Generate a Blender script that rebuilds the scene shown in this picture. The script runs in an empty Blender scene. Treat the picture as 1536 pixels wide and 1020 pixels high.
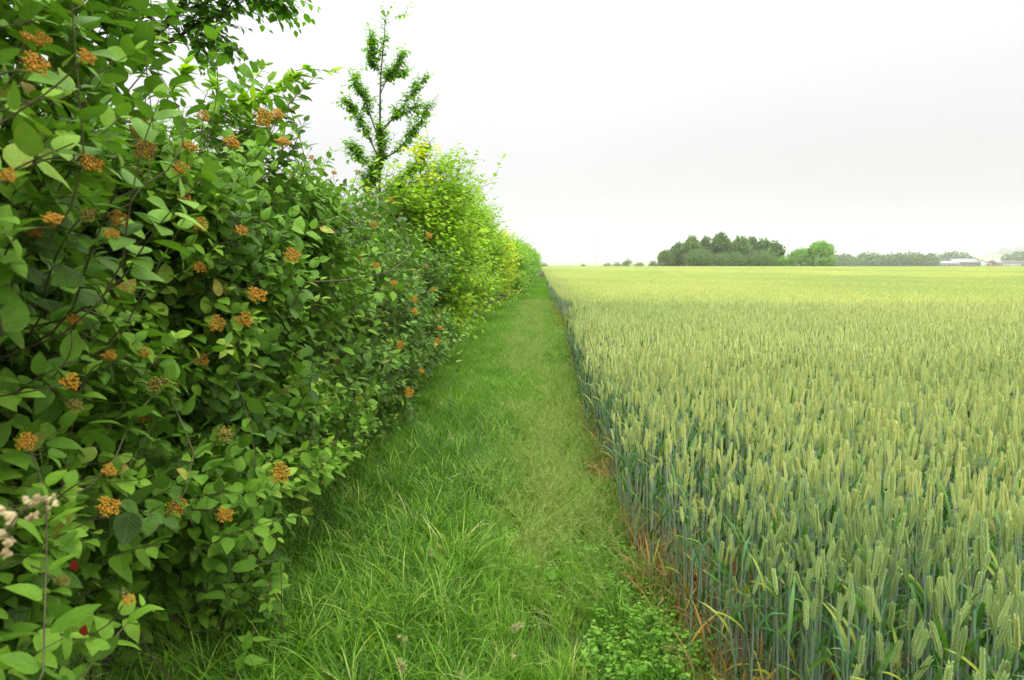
import bpy, math, random
import numpy as np
from mathutils import Vector, Euler, Matrix
rad = math.radians
rng = np.random.default_rng(7)
random.seed(7)
scene = bpy.context.scene
COL = scene.collection

# ------------------------------------------------------------------ camera
F = 1024.0                                   # focal length in pixels of the 1536 px wide photograph
CAM = Vector((0, 0, 1.5))
cam_d = bpy.data.cameras.new('camera')
cam_d.sensor_width = 36; cam_d.lens = 24.0
cam_d.clip_start = 0.05; cam_d.clip_end = 12000
cam_d.dof.use_dof = True; cam_d.dof.focus_distance = 4.5; cam_d.dof.aperture_fstop = 6.3
cam = bpy.data.objects.new('camera', cam_d); COL.objects.link(cam)
cam.location = CAM
cam.rotation_euler = Euler((rad(90 - 6.35), 0, rad(2.24)))
scene.camera = cam
CM = cam.rotation_euler.to_matrix()
CMn = np.array(CM)
def ray(px, py):
    return (CM @ Vector(((px - 768) / F, (510 - py) / F, -1)))
def at(px, py, Y):
    d = ray(px, py); return CAM + d * (Y / d.y)
def project(P):
    q = (np.asarray(P) - np.array(CAM)) @ CMn      # camera space
    z = -q[..., 2]
    zz = np.where(np.abs(z) < 1e-6, 1e-6, z)
    return 768 + q[..., 0] / zz * F, 510 - q[..., 1] / zz * F, z

# ------------------------------------------------------------------ world, sun, exposure
SUN_EL, SUN_AZ = 55, 150
world = bpy.data.worlds.new('World'); scene.world = world; world.use_nodes = True
nt = world.node_tree; nt.nodes.clear()
N = nt.nodes.new; L = nt.links.new
out = N('ShaderNodeOutputWorld'); bg = N('ShaderNodeBackground'); bg.inputs['Strength'].default_value = 0.1
L(bg.outputs[0], out.inputs[0])
sky = N('ShaderNodeTexSky'); sky.sky_type = 'NISHITA'; sky.sun_disc = False
sky.sun_elevation = rad(SUN_EL); sky.sun_rotation = rad(SUN_AZ)
tc = N('ShaderNodeTexCoord'); sep = N('ShaderNodeSeparateXYZ'); L(tc.outputs['Generated'], sep.inputs[0])
# overcast luminance: three times brighter overhead than at the horizon
mx = N('ShaderNodeMath'); mx.operation = 'MAXIMUM'; L(sep.outputs['Z'], mx.inputs[0]); mx.inputs[1].default_value = 0.0
ma = N('ShaderNodeMath'); ma.operation = 'MULTIPLY_ADD'; L(mx.outputs[0], ma.inputs[0]); ma.inputs[1].default_value = 4.0; ma.inputs[2].default_value = 5.5
sq = N('ShaderNodeMath'); sq.operation = 'MULTIPLY'; L(mx.outputs[0], sq.inputs[0]); L(mx.outputs[0], sq.inputs[1])
mb = N('ShaderNodeMath'); mb.operation = 'MULTIPLY_ADD'; L(sq.outputs[0], mb.inputs[0]); mb.inputs[1].default_value = 31.0; L(ma.outputs[0], mb.inputs[2])
mp = N('ShaderNodeMapping'); mp.inputs['Scale'].default_value = (1, 1, 3.2); mp.inputs['Rotation'].default_value = (0.2, 0.3, 0.4)
L(tc.outputs['Generated'], mp.inputs[0])
nz = N('ShaderNodeTexNoise'); nz.inputs['Scale'].default_value = 1.9; nz.inputs['Detail'].default_value = 4; nz.inputs['Roughness'].default_value = 0.5
L(mp.outputs[0], nz.inputs[0])
mr = N('ShaderNodeMapRange'); L(nz.outputs[0], mr.inputs[0]); mr.inputs[1].default_value = 0.3; mr.inputs[2].default_value = 0.7; mr.inputs[3].default_value = 0.95; mr.inputs[4].default_value = 1.05
gx = N('ShaderNodeMapRange'); L(sep.outputs['X'], gx.inputs[0]); gx.inputs[1].default_value = -0.15; gx.inputs[2].default_value = 0.5; gx.inputs[3].default_value = 1.07; gx.inputs[4].default_value = 0.97
m1 = N('ShaderNodeMath'); m1.operation = 'MULTIPLY'; L(mb.outputs[0], m1.inputs[0]); L(mr.outputs[0], m1.inputs[1])
m2 = N('ShaderNodeMath'); m2.operation = 'MULTIPLY'; L(m1.outputs[0], m2.inputs[0]); L(gx.outputs[0], m2.inputs[1])
cc = N('ShaderNodeVectorMath'); cc.operation = 'SCALE'; cc.inputs[0].default_value = (1.0, 0.992, 1.0); L(m2.outputs[0], cc.inputs['Scale'])
mix = N('ShaderNodeMix'); mix.data_type = 'RGBA'; mix.inputs[0].default_value = 0.93
L(sky.outputs[0], mix.inputs[6]); L(cc.outputs[0], mix.inputs[7]); L(mix.outputs[2], bg.inputs['Color'])

sd = bpy.data.lights.new('sun', 'SUN'); sd.energy = 0.9; sd.angle = rad(25); sd.color = (1, 0.97, 0.92)
so = bpy.data.objects.new('sun', sd); COL.objects.link(so)
so.rotation_euler = Euler((rad(90 - SUN_EL), 0, rad(180 - SUN_AZ)))
so.location = (0, -5, 30)
scene.view_settings.view_transform = 'Standard'; scene.view_settings.look = 'None'
scene.view_settings.exposure = 0.25; scene.view_settings.gamma = 1.0
scene.render.engine = 'CYCLES'
cy = scene.cycles
cy.use_denoising = True
cy.max_bounces = 5; cy.diffuse_bounces = 2; cy.glossy_bounces = 2; cy.transmission_bounces = 3; cy.volume_bounces = 1; cy.transparent_max_bounces = 4
cy.use_adaptive_sampling = False
cy.sample_clamp_indirect = 6

# ------------------------------------------------------------------ materials
def srgb(r, g, b):
    f = lambda c: (c / 255 / 12.92) if c <= 10 else ((c / 255 + 0.055) / 1.055) ** 2.4
    return (f(r), f(g), f(b), 1)
def ramp(nt, stops, fac):
    r = nt.nodes.new('ShaderNodeValToRGB'); e = r.color_ramp.elements
    while len(e) < len(stops): e.new(0.5)
    for i, (p, c) in enumerate(stops):
        e[i].position = p; e[i].color = c if len(c) == 4 else (*c, 1)
    nt.links.new(fac, r.inputs[0]); return r.outputs[0]
def new_mat(name):
    m = bpy.data.materials.new(name); m.use_nodes = True; nt = m.node_tree
    return m, nt, nt.nodes['Principled BSDF'], nt.nodes['Material Output']
def math_node(nt, op, a, b=None, c=None):
    n = nt.nodes.new('ShaderNodeMath'); n.operation = op
    for i, v in enumerate((a, b, c)):
        if v is None: continue
        if isinstance(v, (int, float)): n.inputs[i].default_value = v
        else: nt.links.new(v, n.inputs[i])
    return n.outputs[0]
def leafy(name, stops, rough=0.5, trans=0.3, under=None, veins=False, inst=False, noise=0.0, vein_n=8.0, tr_boost=(1.0, 1.15, 0.35), spec=0.4):
    """leaf material: colour from the per-leaf tint attribute, veins from the leaf's own uv, light passing through"""
    m, nt, P, O = new_mat(name)
    a = nt.nodes.new('ShaderNodeAttribute'); a.attribute_name = 'tint'
    fac = a.outputs['Fac']
    if inst:
        b = nt.nodes.new('ShaderNodeAttribute'); b.attribute_name = 'itint'; b.attribute_type = 'INSTANCER'
        fac = math_node(nt, 'ADD', math_node(nt, 'MULTIPLY', fac, 0.6), math_node(nt, 'MULTIPLY', b.outputs['Fac'], 0.4))
    if noise:
        n = nt.nodes.new('ShaderNodeTexNoise'); n.inputs['Scale'].default_value = 60; n.inputs['Detail'].default_value = 2
        g = nt.nodes.new('ShaderNodeNewGeometry'); nt.links.new(g.outputs['Position'], n.inputs['Vector'])
        fac = math_node(nt, 'MULTIPLY_ADD', math_node(nt, 'SUBTRACT', n.outputs[0], 0.5), noise, fac)
    col = ramp(nt, stops, fac)
    if veins:
        uv = nt.nodes.new('ShaderNodeUVMap'); uv.uv_map = 'uv'
        s = nt.nodes.new('ShaderNodeSeparateXYZ'); nt.links.new(uv.outputs[0], s.inputs[0])
        ax = math_node(nt, 'ABSOLUTE', math_node(nt, 'SUBTRACT', s.outputs[0], 0.5))
        mid = math_node(nt, 'SMOOTH_MIN', math_node(nt, 'MULTIPLY', ax, 22), 1.0, 0.1)
        w = math_node(nt, 'FRACT', math_node(nt, 'SUBTRACT', math_node(nt, 'MULTIPLY', s.outputs[1], vein_n), math_node(nt, 'MULTIPLY', ax, vein_n * 0.62)))
        w = math_node(nt, 'MINIMUM', math_node(nt, 'MULTIPLY', math_node(nt, 'ABSOLUTE', math_node(nt, 'SUBTRACT', w, 0.5)), 5.0), 1.0)
        h = math_node(nt, 'MULTIPLY', w, mid)
        bp = nt.nodes.new('ShaderNodeBump'); bp.inputs['Strength'].default_value = 0.55; bp.inputs['Distance'].default_value = 0.0015
        nt.links.new(h, bp.inputs['Height']); nt.links.new(bp.outputs[0], P.inputs['Normal'])
        mixv = nt.nodes.new('ShaderNodeMix'); mixv.data_type = 'RGBA'; mixv.blend_type = 'MIX'
        nt.links.new(math_node(nt, 'MULTIPLY', math_node(nt, 'SUBTRACT', 1.0, h), 0.28), mixv.inputs[0])
        nt.links.new(col, mixv.inputs[6]); mixv.inputs[7].default_value = (0.22, 0.36, 0.10, 1); col = mixv.outputs[2]
    if under:
        g = nt.nodes.new('ShaderNodeNewGeometry'); mu = nt.nodes.new('ShaderNodeMix'); mu.data_type = 'RGBA'
        nt.links.new(math_node(nt, 'MULTIPLY', g.outputs['Backfacing'], 0.55), mu.inputs[0]); nt.links.new(col, mu.inputs[6]); mu.inputs[7].default_value = under; col = mu.outputs[2]
    nt.links.new(col, P.inputs['Base Color']); P.inputs['Roughness'].default_value = rough; P.inputs['Specular IOR Level'].default_value = spec
    t = nt.nodes.new('ShaderNodeBsdfTranslucent'); tm = nt.nodes.new('ShaderNodeMix'); tm.data_type = 'RGBA'; tm.blend_type = 'MULTIPLY'; tm.inputs[0].default_value = 1
    nt.links.new(col, tm.inputs[6]); tm.inputs[7].default_value = (*[c * 1.5 for c in tr_boost], 1); nt.links.new(tm.outputs[2], t.inputs[0])
    ms = nt.nodes.new('ShaderNodeMixShader'); ms.inputs[0].default_value = trans
    nt.links.new(P.outputs[0], ms.inputs[1]); nt.links.new(t.outputs[0], ms.inputs[2]); nt.links.new(ms.outputs[0], O.inputs[0])
    return m
def plain(name, c1, c2, scale=8.0, rough=0.8, detail=5, bump=0.0, stretch=(1, 1, 1), obj_space=True):
    m, nt, P, O = new_mat(name)
    tcn = nt.nodes.new('ShaderNodeTexCoord'); mpn = nt.nodes.new('ShaderNodeMapping'); mpn.inputs['Scale'].default_value = stretch
    nt.links.new(tcn.outputs['Object'], mpn.inputs[0])
    n = nt.nodes.new('ShaderNodeTexNoise'); n.inputs['Scale'].default_value = scale; n.inputs['Detail'].default_value = detail
    nt.links.new(mpn.outputs[0], n.inputs['Vector'])
    nt.links.new(ramp(nt, [(0.32, c1), (0.68, c2)], n.outputs[0]), P.inputs['Base Color']); P.inputs['Roughness'].default_value = rough
    if bump:
        b = nt.nodes.new('ShaderNodeBump'); b.inputs['Strength'].default_value = bump; nt.links.new(n.outputs[0], b.inputs['Height']); nt.links.new(b.outputs[0], P.inputs['Normal'])
    return m

M = {}
M['viburnum'] = leafy('viburnum_leaf', [(0, (.030, .085, .005)), (.42, (.125, .290, .012)), (.78, (.250, .46, .030)), (.96, (.38, .55, .08)), (1, (.42, .30, .06))], rough=.6, trans=.2, spec=.3, under=(.14, .27, .06, 1), noise=.35, veins=True)
M['viburnum_dark'] = leafy('shrub_leaf', [(0, (.028, .080, .007)), (.5, (.112, .25, .018)), (.85, (.235, .42, .036)), (.96, (.38, .54, .08)), (1, (.42, .30, .06))], rough=.6, trans=.2, spec=.3, under=(.13, .24, .06, 1), noise=.35, veins=True)
M['hornbeam'] = leafy('hornbeam_leaf', [(0, (.045, .125, .006)), (.4, (.17, .345, .012)), (.8, (.32, .51, .018)), (1, (.44, .57, .02))], rough=.55, trans=.32, spec=.22, veins=False)
M['spire'] = leafy('sapling_leaf', [(0, (.07, .19, .008)), (.5, (.18, .38, .016)), (1, (.36, .55, .03))], rough=.5, trans=.5, spec=.2)
M['yellow'] = leafy('yellow_leaf', [(0, (.12, .32, .010)), (.45, (.28, .47, .012)), (.8, (.66, .66, .02)), (.93, (.78, .60, .03)), (1, (.55, .22, .03))], rough=.5, trans=.38)
M['farhedge'] = leafy('hazel_leaf', [(0, (.06, .16, .010)), (.5, (.15, .32, .02)), (1, (.30, .48, .04))], rough=.5, trans=.33)
M['overhang'] = leafy('tree_leaf', [(0, (.04, .12, .006)), (.5, (.11, .27, .010)), (1, (.26, .45, .02))], rough=.5, spec=.2, trans=.48)
M['redleaf'] = leafy('red_leaf', [(0, (.16, .015, .01)), (1, (.22, .03, .015))], rough=.5, trans=.3, tr_boost=(1, .4, .3))
M['bark'] = plain('bark', (.045, .030, .022, 1), (.13, .10, .075, 1), 30, .85, bump=.3)
M['twig'] = plain('twig_bark', (.06, .042, .020, 1), (.16, .15, .06, 1), 14, .7)
M['fruit'] = leafy('fruit_skin', [(0, (.40, .32, .03)), (.4, (.58, .32, .022)), (.8, (.66, .28, .018)), (1, (.52, .17, .02))], rough=.45, trans=.1)
M['fruit_green'] = leafy('unripe_fruit_skin', [(0, (.20, .24, .04)), (.6, (.36, .28, .05)), (1, (.50, .28, .05))], rough=.45, trans=.1)
M['grass'] = leafy('grass_blade', [(0, (.028, .080, .008)), (.3, (.085, .225, .010)), (.6, (.20, .40, .024)), (.85, (.38, .52, .08)), (1, (.64, .58, .28))], rough=.45, spec=.3, trans=.28, inst=True)
M['wisp'] = leafy('fine_grass', [(0, (.15, .32, .03)), (.5, (.32, .48, .08)), (1, (.58, .60, .24))], rough=.5, trans=.35, inst=True)
M['seedhead'] = leafy('grass_seed_head', [(0, (.36, .42, .14)), (.6, (.60, .58, .27)), (1, (.66, .56, .29))], rough=.7, trans=.2)
M['stem_w'] = leafy('wheat_stem', [(0, (.12, .20, .12)), (.5, (.30, .41, .28)), (1, (.48, .55, .38))], rough=.5, trans=.12, inst=True, tr_boost=(1, 1, .8))
M['leaf_w'] = leafy('wheat_leaf', [(0, (.026, .085, .026)), (.5, (.060, .175, .042)), (.78, (.13, .29, .035)), (.9, (.36, .38, .04)), (1, (.55, .30, .07))], rough=.42, trans=.18, inst=False)
M['ear_w'] = leafy('wheat_ear', [(0, (.20, .33, .11)), (.5, (.43, .56, .18)), (.85, (.67, .71, .23)), (1, (.80, .72, .22))], rough=.55, trans=.12, inst=True, tr_boost=(1, 1, .5))
M['straw'] = leafy('dead_leaf', [(0, (.20, .10, .035)), (.5, (.42, .23, .08)), (1, (.60, .45, .20))], rough=.7, trans=.25, inst=True, tr_boost=(1, .8, .5))
M['weed'] = leafy('weed_leaf', [(0, (.045, .14, .008)), (.5, (.13, .32, .014)), (1, (.26, .48, .04))], rough=.5, trans=.3)
M['pod'] = leafy('dry_pod', [(0, (.46, .38, .19)), (1, (.70, .62, .36))], rough=.75, trans=.35, tr_boost=(1, .85, .6))
M['steel'] = plain('painted_steel', (.32, .33, .34, 1), (.38, .39, .40, 1), .4, .5)
def canopy_mat():
    m, nt, P, O = new_mat('wheat_canopy')
    g = nt.nodes.new('ShaderNodeNewGeometry')
    n1 = nt.nodes.new('ShaderNodeTexNoise'); n1.inputs['Scale'].default_value = 14; n1.inputs['Detail'].default_value = 6; n1.inputs['Roughness'].default_value = .75
    n2 = nt.nodes.new('ShaderNodeTexNoise'); n2.inputs['Scale'].default_value = .12; n2.inputs['Detail'].default_value = 3
    mpn = nt.nodes.new('ShaderNodeMapping'); mpn.inputs['Scale'].default_value = (.5, 1.6, 1)
    nt.links.new(g.outputs['Position'], n1.inputs['Vector']); nt.links.new(g.outputs['Position'], mpn.inputs[0]); nt.links.new(mpn.outputs[0], n2.inputs['Vector'])
    f = math_node(nt, 'ADD', math_node(nt, 'MULTIPLY', n1.outputs[0], .6), math_node(nt, 'MULTIPLY', n2.outputs[0], .5))
    nt.links.new(ramp(nt, [(.35, (.32, .38, .12)), (.52, (.57, .60, .20)), (.7, (.76, .75, .28))], f), P.inputs['Base Color']); P.inputs['Roughness'].default_value = .9
    P.inputs['Specular IOR Level'].default_value = .1
    return m
M['canopy'] = canopy_mat()

# ------------------------------------------------------------------ mesh helpers
def mk_mesh(name, V, quads=None, tris=None, mat=None, uv=None, tint=None, smooth=True, extra_mats=(), midx=None):
    V = np.ascontiguousarray(V, dtype=np.float32).reshape(-1, 3)
    me = bpy.data.meshes.new(name)
    q = np.zeros((0, 4), np.int32) if quads is None else np.asarray(quads, np.int32).reshape(-1, 4)
    t = np.zeros((0, 3), np.int32) if tris is None else np.asarray(tris, np.int32).reshape(-1, 3)
    li = np.concatenate([q.ravel(), t.ravel()]).astype(np.int32)
    ls = np.concatenate([np.arange(len(q)) * 4, len(q) * 4 + np.arange(len(t)) * 3]).astype(np.int32)
    me.vertices.add(len(V)); me.vertices.foreach_set('co', V.ravel())
    me.loops.add(len(li)); me.loops.foreach_set('vertex_index', li)
    me.polygons.add(len(ls)); me.polygons.foreach_set('loop_start', ls)
    if midx is not None: me.polygons.foreach_set('material_index', np.asarray(midx, np.int32))
    if smooth: me.polygons.foreach_set('use_smooth', np.ones(len(ls), bool))
    if uv is not None:
        l = me.uv_layers.new(name='uv'); l.data.foreach_set('uv', np.asarray(uv, np.float32).reshape(-1, 2)[li].ravel())
    if tint is not None:
        a = me.attributes.new('tint', 'FLOAT', 'POINT'); a.data.foreach_set('value', np.asarray(tint, np.float32).ravel())
    me.update(calc_edges=True)
    if mat is not None: me.materials.append(mat)
    for x in extra_mats: me.materials.append(x)
    return me
class Acc:
    """collects vertex blocks into one mesh"""
    def __init__(s): s.V = []; s.Q = []; s.T = []; s.uv = []; s.ti = []; s.mq = []; s.mt = []; s.n = 0
    def add(s, V, Q=None, T=None, uv=None, tint=0.5, mi=0):
        V = np.asarray(V, float).reshape(-1, 3); k = len(V)
        s.V.append(V)
        if Q is not None and len(Q): Q = np.asarray(Q).reshape(-1, 4); s.Q.append(Q + s.n); s.mq += [mi] * len(Q)
        if T is not None and len(T): T = np.asarray(T).reshape(-1, 3); s.T.append(T + s.n); s.mt += [mi] * len(T)
        s.uv.append(np.zeros((k, 2)) if uv is None else np.asarray(uv).reshape(-1, 2))
        s.ti.append(np.full(k, tint) if np.isscalar(tint) else np.asarray(tint).ravel()); s.n += k
    def mesh(s, name, *mats, smooth=True):
        return mk_mesh(name, np.concatenate(s.V), np.concatenate(s.Q) if s.Q else None, np.concatenate(s.T) if s.T else None, mats[0], np.concatenate(s.uv), np.concatenate(s.ti), smooth, mats[1:], s.mq + s.mt if len(mats) > 1 else None)
def nrm(a): return a / np.maximum(np.linalg.norm(a, axis=-1, keepdims=True), 1e-9)
def tubes(P, R, s=5):
    """P (N,k,3) polylines, R (N,k) radii -> verts, quads"""
    P = np.asarray(P, float); R = np.asarray(R, float)
    if P.ndim == 2: P = P[None]; R = R[None]
    n, k, _ = P.shape
    T = nrm(np.gradient(P, axis=1)); ref = np.array([.31, .17, 1.0]); ref2 = np.array([1.0, .2, .1])
    c = np.cross(T, ref); bad = np.linalg.norm(c, axis=-1, keepdims=True) < .3
    c = np.where(bad.any(axis=1, keepdims=True), np.cross(T, ref2), c)
    a = nrm(c); b = np.cross(T, a)
    th = np.arange(s) / s * 2 * math.pi
    V = P[:, :, None] + R[:, :, None, None] * (np.cos(th)[None, None, :, None] * a[:, :, None] + np.sin(th)[None, None, :, None] * b[:, :, None])
    base = (np.arange(n) * k * s)[:, None, None]; i = (np.arange(k - 1) * s)[None, :, None]; j = np.arange(s)[None, None, :]; j2 = (j + 1) % s
    q = np.stack([base + i + j, base + i + j2, base + i + s + j2, base + i + s + j], -1)
    return V.reshape(-1, 3), q.reshape(-1, 4)
# leaf templates: u along, v across (half width units), rows
def leaf_template(rows, half, nv=2):
    V = [(rows[0], 0)]; Q = []; T = []
    inner = list(zip(rows[1:-1], half[1:-1])); vs = np.linspace(-1, 1, nv * 2 - 1) if nv > 1 else np.array([-1, 1.])
    m = len(vs)
    for u, h in inner: V += [(u, h * v) for v in vs]
    V.append((rows[-1], 0)); last = len(V) - 1
    for j in range(m - 1): T.append((0, 1 + j + 1, 1 + j)); T.append((last, last - m + j, last - m + j + 1))
    for i in range(len(inner) - 1):
        for j in range(m - 1):
            a = 1 + i * m + j; Q.append((a, a + 1, a + m + 1, a + m))
    return np.array(V), np.array(Q).reshape(-1, 4), np.array(T)
T_NEAR = leaf_template([0, .05, .16, .34, .54, .74, .90, 1], [0, .42, .84, 1.0, .93, .64, .27, 0], 3)
T_MID = leaf_template([0, .10, .30, .56, .82, 1], [0, .55, .98, .94, .46, 0], 2)
T_FAR = leaf_template([0, .45, 1], [0, 1, 0], 2)
def leaves(tmpl, P, D, Nn, Ln, Wd, fold=.25, curl=.25, rnd=None, wav=0.0):
    """P base, D direction, Nn normal (N,3), Ln length, Wd full width/length"""
    tv, tq, tt = tmpl; n = len(P); m = len(tv)
    D = nrm(D); S = nrm(np.cross(D, Nn)); Nn = np.cross(S, D)
    r = rng if rnd is None else rnd
    cu = curl * r.uniform(.2, 1.6, n); fo = fold * r.uniform(.3, 1.5, n); tw = r.normal(0, .15, n)
    u = tv[None, :, 0]; v = tv[None, :, 1] * (Wd / 2)[:, None]
    w = fo[:, None] * np.abs(v) * 1.0 - cu[:, None] * u ** 2 + tw[:, None] * v * u
    if wav: w = w + wav * np.sin(u * 9 + np.sign(v) * 1.3 + r.uniform(0, 6, n)[:, None]) * np.abs(v)
    uu = u * (1 - .25 * cu[:, None] * u)
    V = P[:, None] + Ln[:, None, None] * (uu[..., None] * D[:, None] + v[..., None] * S[:, None] + w[..., None] * Nn[:, None])
    off = (np.arange(n) * m)[:, None, None]
    Q = (tq[None] + off).reshape(-1, 4); T = (tt[None] + off).reshape(-1, 3)
    uv = np.broadcast_to(np.stack([tv[:, 1] * .5 + .5, tv[:, 0]], -1), (n, m, 2)).reshape(-1, 2)
    return V.reshape(-1, 3), Q, T, uv
def link(name, data, parent=None, loc=None):
    o = bpy.data.objects.new(name, data); COL.objects.link(o)
    if parent is not None: o.parent = parent
    if loc is not None: o.location = loc
    return o
def tag(o, label=None, cat=None, group=None, kind=None):
    for k, v in (('label', label), ('category', cat), ('group', group), ('kind', kind)):
        if v: o[k] = v
    return o
def thing(name, label, cat, loc, group=None, rz=0):
    o = bpy.data.objects.new(name, None); COL.objects.link(o); o.location = loc; o.rotation_euler = (0, 0, rz); o.empty_display_size = .1
    return tag(o, label, cat, group)

# ------------------------------------------------------------------ terrain
def sstep(a, b, x):
    t = np.clip((x - a) / (b - a), 0, 1); return t * t * (3 - 2 * t)
def ground_z(x, y):
    x = np.asarray(x, float); y = np.asarray(y, float)
    r = np.hypot(x, y)
    z = -5.5 * sstep(225, 420, r)
    z = z + 3.0 * sstep(480, 700, r)
    a = x / np.maximum(y, 1)
    z = z + sstep(2000, 3300, r) * (13 + 32 * sstep(.42, .75, a) + 5 * np.sin(a * 9 + 1) * sstep(.1, .3, a))
    z = np.where(y < 0, np.minimum(z, 0), z)
    return z
def wheat_edge(y):
    y = np.asarray(y, float)
    return .45 + .21 * (1 - sstep(2.1, 3.4, y)) + .03 * np.sin(y * 1.9) + .05 * np.sin(y * .63 + 1) * sstep(4, 8, y) + .025 * np.sin(y * 5.1) + .24 * np.exp(-((y - 14.5) / 2.2) ** 2)
def build_ground():
    rr = np.concatenate([[0.01], np.linspace(.6, 12, 20), np.geomspace(13, 4600, 70)]); th = np.linspace(0, 2 * math.pi, 145)[:-1]
    X = rr[:, None] * np.sin(th)[None]; Y = rr[:, None] * np.cos(th)[None]; Z = ground_z(X, Y)
    X0 = X; near = sstep(12, 2, np.hypot(X, Y))
    Z = Z + near * .012 * np.sin(X * 7) * np.sin(Y * 5)
    V = np.stack([X, Y, Z], -1).reshape(-1, 3); k = len(th)
    i = np.arange(len(rr) - 1)[:, None] * k; j = np.arange(k)[None]; j2 = (j + 1) % k
    Q = np.stack([i + j, i + k + j, i + k + j2, i + j2], -1).reshape(-1, 4)
    m, nt, P, O = new_mat('ground_soil')
    g = nt.nodes.new('ShaderNodeNewGeometry'); s = nt.nodes.new('ShaderNodeSeparateXYZ'); nt.links.new(g.outputs['Position'], s.inputs[0])
    n = nt.nodes.new('ShaderNodeTexNoise'); n.inputs['Scale'].default_value = 9; n.inputs['Detail'].default_value = 8; n.inputs['Roughness'].default_value = .7
    nt.links.new(g.outputs['Position'], n.inputs['Vector'])
    thatch = ramp(nt, [(.3, (.012, .020, .005)), (.55, (.030, .045, .012)), (.75, (.07, .075, .03))], n.outputs[0])
    soil = ramp(nt, [(.3, (.035, .020, .010)), (.6, (.09, .052, .028)), (.8, (.16, .10, .05))], n.outputs[0])
    x2 = math_node(nt, 'ADD', s.outputs[0], math_node(nt, 'MULTIPLY', math_node(nt, 'SUBTRACT', n.outputs[0], .5), .5))
    f = nt.nodes.new('ShaderNodeMapRange'); nt.links.new(x2, f.inputs[0]); f.inputs[1].default_value = .35; f.inputs[2].default_value = .6
    mx1 = nt.nodes.new('ShaderNodeMix'); mx1.data_type = 'RGBA'; nt.links.new(f.outputs[0], mx1.inputs[0]); nt.links.new(thatch, mx1.inputs[6]); nt.links.new(soil, mx1.inputs[7])
    # far farmland: patches of pale green and straw coloured fields
    vo = nt.nodes.new('ShaderNodeTexVoronoi'); vo.inputs['Scale'].default_value = .0022; nt.links.new(g.outputs['Position'], vo.inputs['Vector'])
    sv = nt.nodes.new('ShaderNodeSeparateColor'); nt.links.new(vo.outputs['Color'], sv.inputs[0])
    fields = ramp(nt, [(0, (.07, .15, .04)), (.4, (.16, .24, .07)), (.7, (.36, .34, .14)), (1, (.10, .18, .05))], sv.outputs[0])
    ln = nt.nodes.new('ShaderNodeVectorMath'); ln.operation = 'LENGTH'; nt.links.new(g.outputs['Position'], ln.inputs[0])
    f2 = nt.nodes.new('ShaderNodeMapRange'); nt.links.new(ln.outputs['Value'], f2.inputs[0]); f2.inputs[1].default_value = 225; f2.inputs[2].default_value = 300
    mx2 = nt.nodes.new('ShaderNodeMix'); mx2.data_type = 'RGBA'; nt.links.new(f2.outputs[0], mx2.inputs[0]); nt.links.new(mx1.outputs[2], mx2.inputs[6]); nt.links.new(fields, mx2.inputs[7])
    nt.links.new(mx2.outputs[2], P.inputs['Base Color']); P.inputs['Roughness'].default_value = .95; P.inputs['Specular IOR Level'].default_value = .15
    b = nt.nodes.new('ShaderNodeBump'); b.inputs['Strength'].default_value = .6; b.inputs['Distance'].default_value = .02; nt.links.new(n.outputs[0], b.inputs['Height']); nt.links.new(b.outputs[0], P.inputs['Normal'])
    o = link('ground', mk_mesh('ground', V, Q, None, m)); tag(o, kind='structure')
build_ground()

# ------------------------------------------------------------------ hedge shrubs
def fruit_mesh(name, r, mat, size=.055, n=70):
    """a flat-topped cluster of small oval drupes on short branching stalks; base at the origin, opening along +Z"""
    A = Acc()
    oct_v = []; 
    for th in (.0, .5, 1.0):
        pass
    ring = 6
    ov = [(0, 0, 1)] + [(math.cos(a * 2 * math.pi / ring) * .92, math.sin(a * 2 * math.pi / ring) * .92, .38) for a in range(ring)] + [(math.cos((a + .5) * 2 * math.pi / ring) * .92, math.sin((a + .5) * 2 * math.pi / ring) * .92, -.38) for a in range(ring)] + [(0, 0, -1)]
    ot = [(0, 1 + a, 1 + (a + 1) % ring) for a in range(ring)] + [(13, 7 + (a + 1) % ring, 7 + a) for a in range(ring)]
    for a in range(ring): ot += [(1 + a, 7 + a, 1 + (a + 1) % ring), (7 + a, 7 + (a + 1) % ring, 1 + (a + 1) % ring)]
    ov = np.array(ov)
    k = 7; hubs = []
    for i in range(k):
        a = i * 2 * math.pi / (k - 1) + r.uniform(-.3, .3); rr = 0 if i == k - 1 else size * .30
        hubs.append(np.array([rr * math.cos(a), rr * math.sin(a), size * r.uniform(.38, .5)]))
    for h in hubs:
        v, q = tubes(np.array([[0, 0, 0], h * .5 + [0, 0, .002], h]), np.array([.0013, .0011, .0009]), 4); A.add(v, q, tint=.15)
    for i in range(n):
        h = hubs[i % k]; a = r.uniform(0, 2 * math.pi); rr = size * .24 * math.sqrt(r.uniform(0, 1))
        p = h + np.array([rr * math.cos(a), rr * math.sin(a), size * r.uniform(.16, .30)]); p[2] -= np.hypot(p[0], p[1]) ** 2 * 5
        v, q = tubes(np.array([h, (h + p) / 2, p]), np.array([.0007] * 3), 3); A.add(v, q, tint=.2)
        s = size * r.uniform(.032, .050); d = nrm(p - h + r.normal(0, .01, 3)); ux = nrm(np.cross(d, [.3, 1, .2])); uy = np.cross(d, ux)
        vv = p + s * (ov[:, :1] * ux + ov[:, 1:2] * uy) + s * 1.35 * ov[:, 2:] * d
        A.add(vv, None, ot, tint=np.clip(r.normal(.5, .25), 0, 1))
    return A.mesh(name, mat)
rf = np.random.default_rng(3)
FRUIT = [fruit_mesh('fruit_cluster', rf, M['fruit'], s, n) for s, n in ((.050, 105), (.044, 84), (.056, 120))]
FRUIT_G = [fruit_mesh('fruit_cluster', rf, M['fruit_green'], s, n) for s, n in ((.046, 80), (.052, 96))]

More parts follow.
